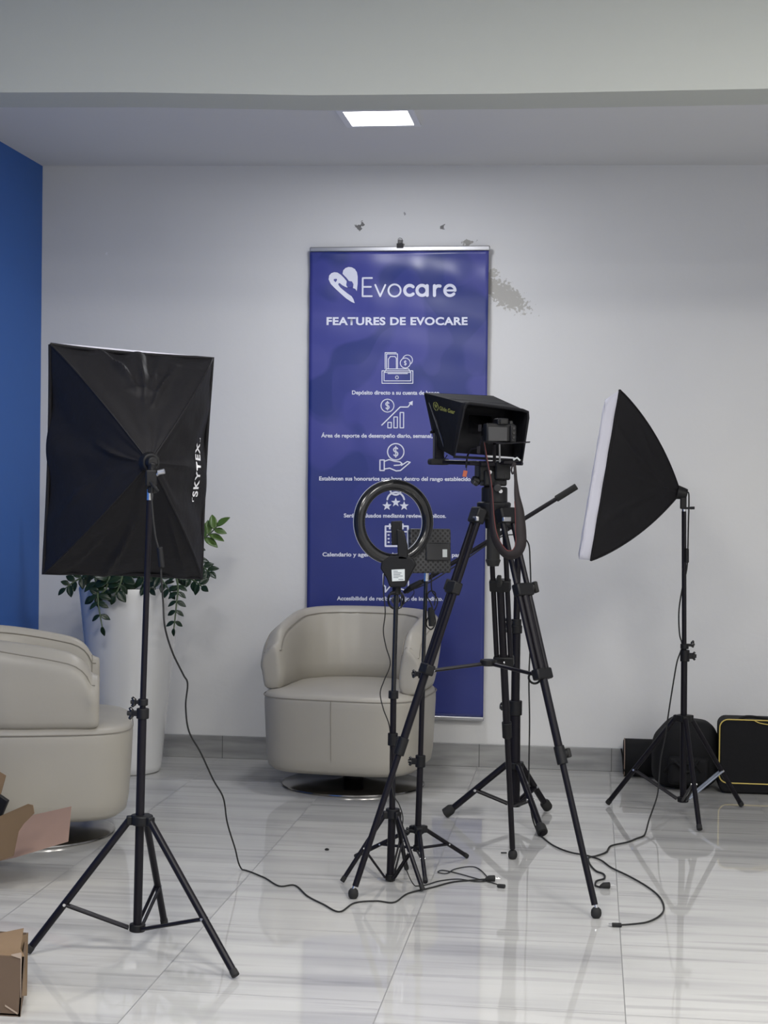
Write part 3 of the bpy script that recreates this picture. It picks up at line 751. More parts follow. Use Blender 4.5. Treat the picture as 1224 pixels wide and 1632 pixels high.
# ---- right softbox light
S2Y = 6.45
feet = [F(968, 1284), F(1115, 1326), F(1182, 1287)]
low = P(1088.5, 1274, S2Y); hub = P(1090, 1145, S2Y); top = P(1090.5, 812, S2Y)
root = thing('softbox_light', 'black softbox with white front seen edge-on, on the stand by the bags', 'studio light', (low.x, low.y, 0))
light_stand(root, feet, hub, low, .0098, .60, brace_m=(2, 'bluesteel'))
axis = (top - low).normalized()
MB().cyl(low - axis * .01, P(1090.5, 1050, S2Y), .0125).build('lower_pole', 'black_metal', root)
MB().cyl(P(1090.5, 1052, S2Y), P(1090, 815, S2Y), .0090).build('upper_pole', 'black_metal', root)
clamp(root, P(1091.5, 1045, S2Y), axis, .0135, .045, V(1, -.1, 0), 1.0); clamp(root, P(1091, 1030, S2Y), axis, .012, .02, V(1, -.1, .3), .8)
MB().cyl(P(1090, 818, S2Y), P(1090, 805, S2Y), .0085).build('spigot', 'chrome', root)
apex = P(1087, 786, S2Y)
rim = [P(983, 634, 6.70), P(988, 622, 6.20), P(942, 893, 6.20), P(941, 885, 6.70)]
fr = [P(962, 648, 6.66), P(965, 637, 6.18), P(923, 891, 6.18), P(922, 883, 6.66)]
softbox(root, rim, fr, apex, .026, nseed=11, amp=.004, creases=((1, .22, .95, .40, .35, .006), (1, .45, .95, .47, .2, .005), (1, .75, .9, .6, .35, .005), (1, .1, .7, .3, .3, .004)))
d = (sum(rim, Vector()) / 4 - apex).normalized()
mb = MB(); mb.tube([apex - d * .02, apex + d * .02], [.02, .028], 24); mb.build('lamp_socket', 'black_plastic', root, bevel=.003)
b1 = P(1089, 799, S2Y)
mb = MB(); mb.box(b1, (.024, .03, .06)); mb.cyl(apex, b1 + V(0, 0, .015), .012); br = mb.build('tilt_bracket', 'black_plastic', root, bevel=.004)
mb = MB(); mb.cyl(P(1090, 810, S2Y - .01), P(1106, 809.5, S2Y - .01), .0042); mb.cyl(P(1100, 809.7, S2Y - .01), P(1107, 809.5, S2Y - .01), .0055); mb.build('tilt_knob', 'black_plastic', br)
cs = cordpts([(1091, 787, S2Y), (1097, 785, S2Y), (1098, 800, S2Y), (1097, 840, S2Y), (1096, 885, S2Y), (1094, 910, S2Y), (1087, 940, S2Y), (1082, 975, S2Y), (1083, 1010, S2Y), (1087, 1030, S2Y), (1079, 1055, S2Y - .02), (1072, 1095, S2Y - .05), (1065, 1140, S2Y - .05), (1060, 1175, S2Y - .05), (1053, 1210, S2Y - .06), (1050, 1245, S2Y - .08),
              (1047, 1270, 6.3), (1035, 1305, 6.15), (1027, 1331), (1015, 1336), (1000, 1342), (974, 1348), (966, 1358), (950, 1364), (938, 1367), (940, 1377), (950, 1388), (962, 1393), (963, 1400), (951, 1404), (949, 1411), (957, 1414)])
MB().tube(cs, .0032, 6).build('cord', 'rubber', root)
MB().tube([P(1094.5, 874, S2Y - .01), P(1094.5, 897, S2Y - .01)], .0085, 12).build('cord_switch', 'black_plastic', root, bevel=.003)
plug(966, 1411, .25, root)

# ================================================================== boom stand
S3Y = 6.21
feet = [F(709, 1303), F(873, 1293), F(865, 1334)]
low = P(820, 1281, S3Y); hub = P(821, 1220, S3Y)
root = thing('microphone_boom_stand', 'thick black stand behind the tripod with a long slanting boom arm', 'boom stand', (low.x, low.y, 0))
light_stand(root, feet, hub, low, .0125, .50, foot_r=.020, hub_r=.032)
axis = (P(826, 845, S3Y) - low).normalized()
MB().cyl(low - axis * .01, P(821, 1130, S3Y), .0205).build('lower_pole', 'black_metal', root)
MB().cyl(P(821, 1132, S3Y), P(823, 1005, S3Y), .0165).build('middle_pole', 'black_metal', root)
MB().cyl(P(823, 1005, S3Y), P(826, 845, S3Y), .0125).build('upper_pole', 'black_metal', root)
clamp(root, P(821, 1128, S3Y), axis, .0195, .055, V(-1, -.2, .1), .9)
clamp(root, P(823, 1003, S3Y), axis, .0165, .03, V(-1, -.2, 0), 1.0); clamp(root, P(823, 992, S3Y), axis, .0145, .025, V(-1, -.2, 0), 1.0)
bs, be = P(919, 775, S3Y - .03), P(648, 943, S3Y - .03)
mb = MB(); mb.cyl(bs.lerp(be, .1), be, .0085, n=14); mb.build('boom_arm', 'black_metal', root)
mb = MB(); mb.cyl(bs, bs.lerp(be, .12), .0125, n=16); mb.build('boom_grip', 'rubber', root, bevel=.003)
c = P(822, 837, S3Y - .02)
mb = MB(); mb.box(c, (.06, .05, .045), Ry(.55)); mb.cyl(c, P(826, 852, S3Y), .014); mb.cyl(c + V(0, -.02, 0), c + V(0, -.05, 0), .016, n=12); mb.build('boom_clamp', 'black_plastic', root, bevel=.005)
cs = cordpts([(662, 938, S3Y - .05), (690, 925, S3Y - .05), (740, 893, S3Y - .05), (800, 855, S3Y - .05), (838, 860, S3Y - .03), (845, 900, S3Y), (846, 1000, S3Y), (843, 1080, S3Y), (844, 1150, S3Y), (843, 1240, S3Y - .05), (846, 1290, S3Y - .15), (855, 1322, 6.0), (869, 1338), (885, 1349), (908, 1358), (938, 1364), (958, 1371), (975, 1383), (1002, 1396), (1030, 1412), (1050, 1428), (1058, 1445), (1053, 1458), (1033, 1469), (1005, 1473), (987, 1474)])
MB().tube(cs, .0028, 6).build('microphone_cable', 'rubber', root)
mb = MB(); c = F(983, 1474, .006); mb.box(c, (.028, .014, .010), Rz(.05)); us = mb.build('cable_connector', 'rubber', root, bevel=.002)
MB().box(c + V(-.018, 0, 0), (.012, .010, .005), Rz(.05)).build('connector_tip', 'chrome', us)
# microphone in its shock mount at the end of the boom
mroot = thing('microphone', 'small dark microphone in a round mount at the low end of the boom', 'microphone', P(632, 958, S3Y - .05))
m1, m2 = P(672, 927, S3Y - .08), P(656, 936, S3Y - .08)
mb = MB(); mb.tube([m1, m2, P(644, 944, S3Y - .06)], [.010, .0125, .007], 14); mb.build('microphone_body', 'black_plastic', mroot, bevel=.002)
c = P(631, 956, S3Y - .05)
mb = MB(); mb.tube([c + Rz(.3) @ V(.030 * math.cos(a), 0, .034 * math.sin(a)) for a in [2 * PI * k / 28 for k in range(29)]], .0045, 8)
mb.lathe(c, [(0, -.02), (.014, -.018), (.018, 0), (.014, .018), (0, .02)], 16, Rx(PI / 2) @ Ry(.3)); mb.tube([c + V(.022, -.02, -.03), c + V(.024, -.02, .03)], .003, 8)
mb.build('shock_mount', 'gloss_black', mroot)
mb = MB(); mb.tube(cordpts([(640, 965, S3Y - .07), (652, 955, S3Y - .08), (660, 945, S3Y - .08), (657, 935, S3Y - .08)]), .0016, 5); mb.build('lead', 'rubber', mroot)

# ================================================================== LED panel on its stand
S4Y = 5.41
feet = [F(745, 1368), F(678, 1409), F(566, 1368)]
low = P(665, 1352, S4Y); hub = P(667, 1322, S4Y)
root = thing('led_panel_light', 'small square black light panel with a perforated back on a slim stand', 'studio light', (low.x, low.y, 0))
light_stand(root, feet, hub, low, .0072, .55, hub_r=.020)
axis = (P(679, 925, S4Y) - low).normalized()
MB().cyl(low - axis * .01, P(670, 1210, S4Y), .0105).build('lower_pole', 'black_metal', root)
MB().cyl(P(670, 1212, S4Y), P(674, 1072, S4Y), .0088).build('middle_pole', 'black_metal', root)
MB().cyl(P(674, 1075, S4Y), P(679, 922, S4Y), .0068).build('upper_pole', 'gloss_black', root)
clamp(root, P(670, 1213, S4Y), axis, .0125, .04, V(-1, -.2, 0), .9); clamp(root, P(673.5, 1074, S4Y), axis, .011, .03, V(-1, -.2, 0), .8)
clamp(root, P(667, 1323, S4Y), axis, .014, .02, V(-1, -.2, -.1), .8)
MB().cyl(P(679, 926, S4Y), P(679.5, 912, S4Y), .0085).build('spigot', 'chrome', root)
rm = Rz(math.radians(25)) @ Rx(math.radians(-3)); c = P(686, 878, S4Y - .005)
MB().box(c + rm @ V(0, .008, 0), (.146, .022, .148), rm).build('panel_housing', 'perforated', root, bevel=.006)
MB().box(c + rm @ V(0, .026, 0), (.142, .012, .144), rm).build('diffuser', 'whiteplastic', root, bevel=.003)
MB().box(c + rm @ V(.024, -.006, -.003), (.085, .014, .058), rm).build('rear_cover', 'grey_plastic', root, bevel=.004)
st = MB().box(c + rm @ V(.046, -.0136, -.008), (.016, .001, .026), rm).build('rating_sticker', 'paper', root)
mb = MB(); 
for k, (w_, z) in enumerate(((.036, .014), (.022, .002), (.030, -.008), (.034, -.014))): mb.box(c + rm @ V(.002 + w_ / 2 - .018, -.0135, z), (w_, .0006, .0045 if k == 0 else .0016), rm)
mb.build('printed_lines', 'grey_plastic', root)
cs = cordpts([(688, 912, S4Y), (688, 940, S4Y), (697, 955, S4Y), (694, 970, S4Y), (682, 985, S4Y), (680, 997, S4Y), (688, 1003, S4Y), (694, 990, S4Y), (688, 965, S4Y - .01), (681, 950, S4Y - .01), (686, 942, S4Y - .01), (694, 946, S4Y - .01), (692, 965, S4Y - .01)])
cc = MB().tube(cs, .0024, 6).build('coiled_cord', 'rubber', root)
mb = MB(); mb.tube([P(686, 968, S4Y - .015), P(687, 975, S4Y - .015), P(688, 998, S4Y - .015)], [.007, .012, .010], 12); mb.build('cord_tie', 'rubber', root, bevel=.002)

# ================================================================== ring light
S5Y = 5.18
feet = [F(545, 1408), F(674, 1422), F(648, 1388)]
low = P(622, 1398, S5Y); hub = P(626, 1298, S5Y)
root = thing('ring_light', 'black ring light seen from behind with a white sticker below the hoop', 'ring light', (low.x, low.y, 0))
light_stand(root, feet, hub, low, .0072, .50, hub_r=.022)
axis = (P(632, 935, S5Y) - low).normalized()
MB().cyl(low - axis * .01, P(625, 1290, S5Y), .0125).build('lower_pole', 'black_metal', root)
MB().cyl(P(625, 1292, S5Y), P(627, 1110, S5Y), .0100).build('middle_pole', 'black_metal', root)
MB().cyl(P(627, 1112, S5Y), P(632, 930, S5Y), .0080).build('upper_pole', 'gloss_black', root)
clamp(root, P(626, 1296, S5Y), axis, .017, .03); clamp(root, P(627, 1107, S5Y), axis, .012, .025); clamp(root, P(626, 1178, S5Y), axis, .012, .04, V(1, -.2, 0), .8)
rc = P(628, 832, S5Y - .0); RM = Rz(math.radians(30)) @ Rx(math.radians(-2))
Ro, Ri = .1365, .1015
def ringprof(pr, name, m, par, n=72, b_=0):
    mb = MB(); k = len(pr)
    vs = [rc + RM @ V(r * math.cos(a), y, r * math.sin(a)) for a in [2 * PI * i / n for i in range(n)] for r, y in pr]
    mb.add(vs, [(i * k + j, i * k + (j + 1) % k, ((i + 1) % n) * k + (j + 1) % k, ((i + 1) % n) * k + j) for i in range(n) for j in range(k)])
    return mb.build(name, m, par, angle=50)
ringprof([(Ro, .006), (Ro, -.004), (Ro - .005, -.012), (Ro - .0175, -.016), (Ri + .005, -.012), (Ri, -.004), (Ri, .006)], 'ring_housing', 'gloss_black', root)
ringprof([(Ro - .001, .006), (Ri + .001, .006), (Ri - .0005, .010), (Ri + .004, .018), (Ro - .018, .021), (Ro - .004, .018), (Ro + .0005, .010)], 'ring_diffuser', 'whiteplastic', root)
br_pts = [(608, 893), (622, 886), (640, 885), (658, 890), (663, 900), (650, 925), (645, 936), (621, 936), (616, 922), (606, 906)]
yb = S5Y - .035
mb = MB(); mb.prism([P(x, y, yb) for x, y in br_pts], (0, .03, 0)); brk = mb.build('bracket', 'black_plastic', root, bevel=.004)
lab = [P(624, 908, yb - .001), P(645, 907, yb - .001), P(645, 925.5, yb - .001), P(625, 926.5, yb - .001)]
lb = MB().prism(lab, (0, .001, 0)).build('label_sticker', 'paper', root)
mb = MB()
for k, (x0, x1, y) in enumerate(((627, 634, 910.5), (627, 640, 913), (627, 638, 915.5), (627, 642, 918), (627, 635, 920.5), (635, 643, 923.5))):
    mb.add([P(x0, y - .5, yb - .0015), P(x1, y - .5, yb - .0015), P(x1, y + .5, yb - .0015), P(x0, y + .5, yb - .0015)], [(0, 1, 2, 3)])
mb.build('printed_lines', 'ink', lb, angle=180)
mb = MB(); mb.prism([P(x, y, S5Y - .01) for x, y in ((623, 831), (640, 830), (640, 868), (624, 869))], (0, .022, 0)); mb.prism([P(x, y, S5Y - .035) for x, y in ((632, 844), (643, 846), (649, 870), (650, 892), (634, 892))], (0, .02, 0))
mb.build('phone_holder', 'black_plastic', root, bevel=.003)
mb = MB(); mb.cyl(P(632, 934, S5Y), P(632, 948, S5Y), .014); mb.cyl(P(631, 944, S5Y - .02), P(622, 946, S5Y - .02), .006); mb.build('swivel_joint', 'black_plastic', root, bevel=.003)
cs = cordpts([(612, 915, yb), (611, 940, S5Y - .02), (614, 975, S5Y), (611, 1005, S5Y), (615, 1030, S5Y), (622, 1058, S5Y), (612, 1085, S5Y), (606, 1105, S5Y), (611, 1130, S5Y), (621, 1160, S5Y), (623, 1210, S5Y - .01), (626, 1262, S5Y - .02), (636, 1282, S5Y - .02), (642, 1302, S5Y), (641, 1325, S5Y), (644, 1370, 5.15), (650, 1392, 5.12), (662, 1412), (680, 1410), (700, 1404), (730, 1401), (760, 1405), (778, 1402),
              (765, 1386), (750, 1381), (725, 1385), (712, 1392), (698, 1390), (706, 1387), (730, 1392), (755, 1399), (785, 1407), (796, 1411)])
MB().tube(cs, .0019, 6).build('cord', 'rubber', root)
c = F(799, 1412, .006); MB().box(c, (.026, .014, .011), Rz(-.2)).build('cable_connector', 'rubber', root, bevel=.003)

# ================================================================== video tripod
TY = 5.137
tc_ = P(787, 812, TY); 
feet = [F(563, 1432), F(817, 1369), F(950, 1463)]
root = thing('video_tripod', 'tall black twin-tube video tripod standing in the middle, fluid head on top', 'tripod', (tc_.x, tc_.y, 0))
for i, f in enumerate(feet):
    d = f - tc_; d.z = 0; d.normalize(); sd = Vector((-d.y, d.x, 0))
    s = tc_ + d * .05 + V(0, 0, -.005); e = f + V(0, 0, .02)
    ld = (e - s).normalized(); L = (e - s).length
    at = lambda t_: s + (e - s) * t_
    hw = .023
    mb = MB()
    for sg in (-1, 1): mb.cyl(at(.0) + sd * hw * sg, at(.425) + sd * hw * sg, .0085, n=14)
    leg = mb.build('leg', 'black_metal', root)
    mb = MB(); mb.cyl(at(.20), at(.64), .0125, n=16); mb.build('middle_tube', 'black_metal', leg)
    mb = MB(); mb.cyl(at(.62), at(.985), .0098, n=16); mb.build('lower_tube', 'black_metal', leg)
    rot_ = Matrix((sd, sd.cross(ld), ld)).transposed()
    mb = MB(); mb.box(at(.205), (.068, .030, .040), rot_); br = mb.build('leg_bracket', 'black_plastic', leg, bevel=.005)
    mb = MB(); mb.box(at(.42), (.066, .030, .034), rot_); mb.build('leg_bracket', 'black_plastic', leg, bevel=.005)
    mb = MB(); mb.cyl(at(.60), at(.645), .0165, n=16); mb.build('lock_collar', 'black_plastic', leg, bevel=.002)
    kd = (-sd if i == 0 else sd) if i != 1 else V(0, -1, .2)
    if kd.x * (-1 if i == 0 else 1) < 0 and i != 1: kd = -kd
    for tt, big in ((.20, 1), (.62, .8)):
        if i == 0 and tt > .5: big = .6
        if i == 1 and tt > .5: continue
        k0 = at(tt) + kd * (.030 if tt < .3 else .012)
        mb = MB(); mb.cyl(k0, k0 + kd * .020 * big, .010, n=12); mb.box(k0 + kd * .026 * big, (.014, .020, .036 * big), rot_); mb.build('lock_knob', 'rubber', leg, bevel=.004)
    mb = MB(); mb.lathe(f, [(0, 0), (.010, 0), (.0150, .007), (.0160, .016), (.0145, .025), (.009, .031), (0, .032)], 20); mb.build('foot', 'rubber', leg)
    MB().cyl(f + V(0, 0, .03), f + V(0, 0, .03) - ld * .025, .005, n=10).build('foot_screw', 'chrome', leg)
    mb = MB(); mb.box(at(.012), (.068, .034, .05), rot_); sh = mb.build('leg_shoulder', 'black_plastic', leg, bevel=.006)
    if i != 1: MB().box(at(.02) + rot_ @ V(0, 0, 0) + V(0, -.029, 0), (.032, .010, .014), Rz(math.atan2(sd.y, sd.x))).build('lever_badge', 'alu', sh, bevel=.002)
    # spreader arm
    hubp = P(778, 1057, TY)
    MB().tube([hubp, at(.425) - d * .012], .006, 8).build('spreader_arm', 'black_metal', root)
    MB().cyl(hubp.lerp(at(.425), .9) - sd * .009, hubp.lerp(at(.425), .9) + sd * .009, .005, n=10).build('rivet', 'chrome', leg)
mb = MB(); mb.cyl(hubp + V(0, 0, -.008), hubp + V(0, 0, .012), .026); mb.build('spreader_hub', 'black_plastic', root, bevel=.004)
hk = P(852, 1080, TY - .12)
MB().tube([hk + V(.018 * math.cos(a), 0, .018 * math.sin(a)) for a in [math.radians(-210 + 260 * k / 14) for k in range(15)]], .0035, 8).build('accessory_hook', 'black_plastic', root)
mb = MB(); mb.lathe(tc_ + V(0, 0, -.03), [(0, -.03), (.025, -.03), (.03, 0), (.045, .015), (.052, .03), (.054, .05), (.048, .054), (0, .054)], 32); mb.build('bowl', 'black_plastic', root, bevel=.002)
mb = MB(); mb.cyl(tc_ + V(0, 0, -.16), tc_ + V(0, 0, -.05), .021); mb.lathe(tc_ + V(0, 0, -.16), [(0, -.02), (.018, -.018), (.024, 0), (.018, .01)], 16); mb.build('bowl_clamp_handle', 'rubber', root)
hp = lambda x, y, dy=0.0: P(x, y, TY + dy)
mb = MB(); mb.cyl(hp(788, 806), hp(788, 776), .041, n=28); mb.cyl(hp(788, 776), hp(787, 768), .033, n=28)
mb.box(hp(786, 762), (.075, .06, .05), Rz(.35)); mb.box(hp(774, 752), (.058, .06, .06), Rz(.35)); mb.box(hp(797, 750), (.05, .07, .06), Rz(.35))
mb.cyl(hp(765, 768, -.02), hp(752, 764, -.03), .013); mb.cyl(hp(802, 752, -.02), hp(806, 765, -.02), .012)
head = mb.build('fluid_head', 'black_plastic', root, bevel=.006)
mb = MB(); mb.cyl(hp(781, 752.5, -.045), hp(781, 752.5, -.052), .006, n=14); mb.cyl(hp(798, 783, -.04), hp(798, 783, -.046), .006); mb.build('level_bubble', 'chrome', head)
mb = MB(); mb.cyl(hp(792, 772, -.03), hp(793, 778, -.065), .012, n=14); mb.cyl(hp(760, 772, -.03), hp(754, 768, -.045), .007); mb.build('head_knob', 'grey_plastic', head, bevel=.002)
mb = MB(); mb.box(hp(788, 740), (.11, .07, .014), Rz(.35)); mb.build('quick_release_plate', 'black_metal', head, bevel=.003)

# ================================================================== teleprompter and its camera
yr = math.radians(22)
root = thing('teleprompter', 'black cloth-hooded teleprompter mounted on the tripod head, side facing left', 'teleprompter', hp(788, 738))
rtl, rtr, rbr, rbl = P(742, 642, 5.00), P(843, 655, 5.09), P(832, 734, 5.10), P(724, 728, 5.00)
ftl, ftr, fbr, fbl = P(677, 627, 5.22), P(786, 632, 5.33), P(803, 722, 5.33), P(695, 712, 5.22)
mb = MB()
def quad(a, b_, c_, d_, sag=.004, nrm=None, nu=10, nv=10):
    nn = (b_ - a).cross(d_ - a).normalized()
    mb.grid(lambda s, t_: a.lerp(b_, s).lerp(d_.lerp(c_, s), t_) + nn * (sag * 16 * s * (1 - s) * t_ * (1 - t_)), nu, nv)
# rounded top corners at the rear opening
rt1 = rtl.lerp(rtr, .06); rt2 = rtl.lerp(rtr, .90); rl1 = rtl.lerp(rbl, .10); rr1 = rtr.lerp(rbr, .14)
rear = [rl1, rtl.lerp(rt1, .35).lerp(rl1, .25), rt1, rt2, rtr.lerp((rt2 + rr1) / 2, .35), rr1, rbr, rbl]
ft1 = ftl.lerp(ftr, .02); ft2 = ftl.lerp(ftr, .97)
front = [ftl.lerp(fbl, .04), ftl, ft1, ft2, ftr, ftr.lerp(fbr, .05), fbr, fbl]
loops = []
for k in range(9):
    t_ = k / 8; loops.append([a.lerp(b_, t_) + (V(0, 0, -.003) * math.sin(PI * t_) if i in (2, 3) else V(0, 0, 0)) for i, (a, b_) in enumerate(zip(rear, front))])
mb.add([v for l in loops for v in l], [(k * 8 + i, k * 8 + (i + 1) % 8, (k + 1) * 8 + (i + 1) % 8, (k + 1) * 8 + i) for k in range(8) for i in range(8) if i != 6])
hood = mb.build('hood', 'hoodcloth', root, solid=.004, angle=30)
# padded edging round the rear opening
mb = MB(); mb.tube([p.copy() for p in rear[:7]] + [rear[7], rear[0]], .005, 8); mb.tube(front[7:] + front[:6], .003, 8)
mb.build('hood_edging', 'hoodcloth', hood)
# dark curtain a little inside the opening (sleeve round the lens) with a gathered hole
cen = sum(rear, Vector()) / 8 + Rz(yr) @ V(0, .09, .0)
mb = MB(); inner = [r.lerp(f_, .45) for r, f_ in zip(rear, front)]
mb.add(inner + [cen + (p - cen) * .35 + Rz(yr) @ V(0, .03, 0) for p in inner], [(i, (i + 1) % 8, 8 + (i + 1) % 8, 8 + i) for i in range(8)])
mb.build('lens_curtain', 'hoodcloth', root, solid=.002)
g = [r.lerp(f_, .96) for r, f_ in zip(rear, front)]
mb = MB(); mb.add([g[0], g[4], g[6].lerp(rbr, .5), g[7].lerp(rbl, .5)], [(0, 1, 2, 3)]); mb.build('beamsplitter_glass', mat('dark_mirror_glass', (.03, .03, .035), .05, spec=.8), root, solid=.003)
# logo on the left side of the hood
mb = MB()
def onhood(x, y):  # x,y in px-like units of the side panel; mapped by bilinear param
    u, v = x, y
    p = ftl.lerp(rtl, u).lerp(fbl.lerp(rbl, u), v); nn = (rtl - ftl).cross(fbl - ftl).normalized()
    if nn.dot(CAMP - p) < 0: nn = -nn
    return p + nn * .006
vs, fs = text2d('Glide Gear', .02); a = min(x for x, y in vs); b_ = max(x for x, y in vs)
mb.add([onhood(.40 + (x - a) / (b_ - a) * .42, .235 - .0 - y / .73 * .075) for x, y in vs], fs)
for k in range(16):
    a0, a1 = 2 * PI * k / 16, 2 * PI * (k + 1) / 16
    if k in (3, 11): continue
    f_ = lambda a, r: onhood(.30 + r * .075 * math.cos(a), .185 + r * .085 * math.sin(a))
    mb.add([f_(a0, 1), f_(a1, 1), f_(a1, .78), f_(a0, .78)], [(0, 1, 2, 3)])
stroke(mb, [(.27, .16), (.30, .21), (.33, .16)], .018, onhood); stroke(mb, [(.30, .14), (.30, .20)], .014, onhood)
mb.build('logo_lettering', 'yellowprint', hood, angle=180)
# base rails, posts, foot block
mb = MB(); mb.tube([P(683, 735.5, 5.22), P(760, 738, 5.14)], .0075, 10); mb.tube([P(740, 737, 5.16), P(833, 739, 5.07)], .006, 10)
mb.box(P(774, 739, 5.13), (.12, .05, .012), Rz(.35)); mb.box(P(815, 737, 5.09), (.06, .03, .010), Rz(.35))
mb.build('base_rail', 'black_metal', root, bevel=.002)
mb = MB(); mb.box(P(699, 736, 5.21), (.062, .05, .020), Rz(.35)); mb.build('foot_block', 'rubber', root, bevel=.006)
mb = MB(); mb.box(P(699, 711, 5.205), (.032, .03, .088), Rz(.35)); mb.cyl(P(690, 690, 5.2), P(688, 686, 5.2), .008); mb.build('side_post', 'black_metal', root, bevel=.004)
MB().tube([P(706, 725, 5.18), P(709, 731, 5.18), P(713, 725, 5.18)], .002, 6).build('wing_nut', 'black_metal', root)
MB().prism([P(771, 705, 4.95), P(806, 707, 4.95), P(845, 705, 5.02), P(844, 706, 5.08), P(800, 708, 5.04)], (0, 0, .003)).build('camera_shelf', 'black_metal', root)
mb = MB(); mb.cyl(P(796, 707, 4.99), P(796.5, 736, 5.05), .0028); mb.build('support_rod', 'alu', root); mb = MB(); mb.cyl(P(788, 707, 4.99), P(788, 736, 5.05), .005); mb.build('support_rod', 'black_metal', root)
MB().tube([P(818, 733, 5.04), P(824, 729.5, 5.04), P(829, 734, 5.04)], .003, 6).build('corner_gusset', 'paper', root)
mb = MB(); mb.tube(spline([P(769, 695, 4.98), P(763, 712, 4.99), P(752, 716, 5.0), P(745, 727, 5.02), P(743, 745, 5.04)]), .003, 6); mb.box(P(763, 717, 4.98), (.010, .01, .022)); mb.box(P(765, 682, 4.99), (.010, .012, .02)); mb.build('side_clamp', 'black_metal', root)
sg = MB().tube([P(743, 733, 5.03), P(743.5, 750, 5.03)], .001, 5).build('tag_string', 'rubber', root)
MB().box(P(741, 755, 5.03), (.013, .003, .020), Ry(.2)).build('warning_tag', 'orange', sg, bevel=.001)
# camera
c = P(795, 690, 4.97); rm = Rz(yr)
croot = thing('camera', 'dark mirrorless camera mounted inside the teleprompter hood, back screen towards us', 'camera', c - V(0, 0, .035))
mb = MB(); mb.box(c, (.092, .036, .056), rm); mb.box(c + rm @ V(.038, -.012, -.002), (.02, .03, .054), rm); mb.build('camera_body', 'black_plastic', croot, bevel=.005)
mb = MB(); mb.box(c + rm @ V(.006, .0, .034), (.036, .045, .020), rm); vf = mb.build('viewfinder', 'black_plastic', croot, bevel=.004)
mb = MB(); mb.box(c + rm @ V(.006, -.026, .034), (.022, .008, .016), rm); mb.build('eyecup', 'rubber', vf, bevel=.003)
mb = MB(); mb.box(c + rm @ V(-.01, -.0195, -.004), (.062, .004, .044), rm); mb.build('screen', 'grey_plastic', croot, bevel=.002)
mb = MB(); mb.cyl(c + rm @ V(0, .018, 0), c + rm @ V(0, .075, 0), .030, .033, n=28); mb.build('lens', 'black_plastic', croot, bevel=.002)
mb = MB()
for dz in (.014, .0, -.014): mb.cyl(c + rm @ V(.038, -.027, dz), c + rm @ V(.038, -.030, dz), .004, n=12)
mb.cyl(c + rm @ V(.036, 0, .028), c + rm @ V(.036, 0, .037), .008, n=16); mb.build('dials', 'gloss_black', croot)
def ribbon(pts, ws, tw=None, k=6):
    sp = spline(pts, k); n = len(sp); mbr = MB(); vs = []
    for i, p in enumerate(sp):
        a = i / (n - 1) * (len(ws) - 1); j = min(int(a), len(ws) - 2); wv = ws[j] + (ws[j + 1] - ws[j]) * (a - j)
        d = (sp[min(i + 1, n - 1)] - sp[max(i - 1, 0)]).normalized(); s = d.cross(V(.25, 1, 0)).normalized()
        s = (s * .8 + V(0, .5, 0)).normalized()
        vs += [p - s * wv / 2, p + s * wv / 2]
    mbr.add(vs, [(2 * i, 2 * i + 1, 2 * i + 3, 2 * i + 2) for i in range(n - 1)]); return mbr, vs
Yc = 4.96
sp_ = [P(820, 737, Yc), P(822, 765, Yc), P(824, 790, Yc), P(828, 815, Yc), P(830, 845, Yc), P(830, 868, Yc), P(822, 882, Yc), P(808, 884, Yc), P(796, 872, Yc), P(787, 852, Yc), P(784, 825, Yc), P(783, 790, Yc), P(781, 765, Yc), P(776, 735, Yc + .02), P(770, 700, Yc + .01)]
mbr, vs = ribbon(sp_, [.008, .010, .018, .028, .034, .034, .032, .032, .030, .028, .020, .012, .008, .006, .006])
so = mbr.build('neck_strap', 'strap', croot, solid=.002)
mb = MB(); mb.tube([vs[i] for i in range(2 * 14, len(vs) - 2, 2)], .0012, 5); mb.build('strap_edge', 'redtrim', so)
mb = MB(); mb.tube(spline([P(819, 737, Yc), P(815, 748, Yc), P(817, 755, Yc), P(820, 750, Yc)]), .003, 6); mb.build('strap_tail', 'strap', croot)

# ================================================================== bags by the wall
# round bolster bag lying down
ba = P(1000, 1207, 7.26); r_ = .082
root = thing('tripod_bag', 'black cylindrical bag lying on the floor against the wall', 'bag', (ba.x + .2, 7.27, 0))
x0 = P(993, 1207, 7.27).x
mb = MB(); prof = [(0, 0), (r_ * .9, .0), (r_, .008), (r_, .12), (r_ * .985, .2), (r_ * 1.0, .3), (r_, .40), (0, .40)]
mb.lathe((x0, 7.27, r_), prof, 40, Ry(PI / 2)); b_ = mb.build('bag_body', 'nylon', root, angle=50)
mb = MB(); mb.tube([V(x0 + .005, 7.27 + r_ * 1.005 * math.cos(a), r_ + r_ * 1.0 * math.sin(a)) for a in [2 * PI * k / 40 for k in range(41)]], .0022, 6); mb.build('piping', mat('tan_piping', (.28, .2, .16), .6), root)
mb = MB(); mb.tube(spline([V(x0 - .01, 7.2, .13), V(x0 - .004, 7.2, .10), V(x0, 7.2, .06), V(x0 + .004, 7.2, .03)]), .004, 6); mb.build('end_handle', 'nylon', root)
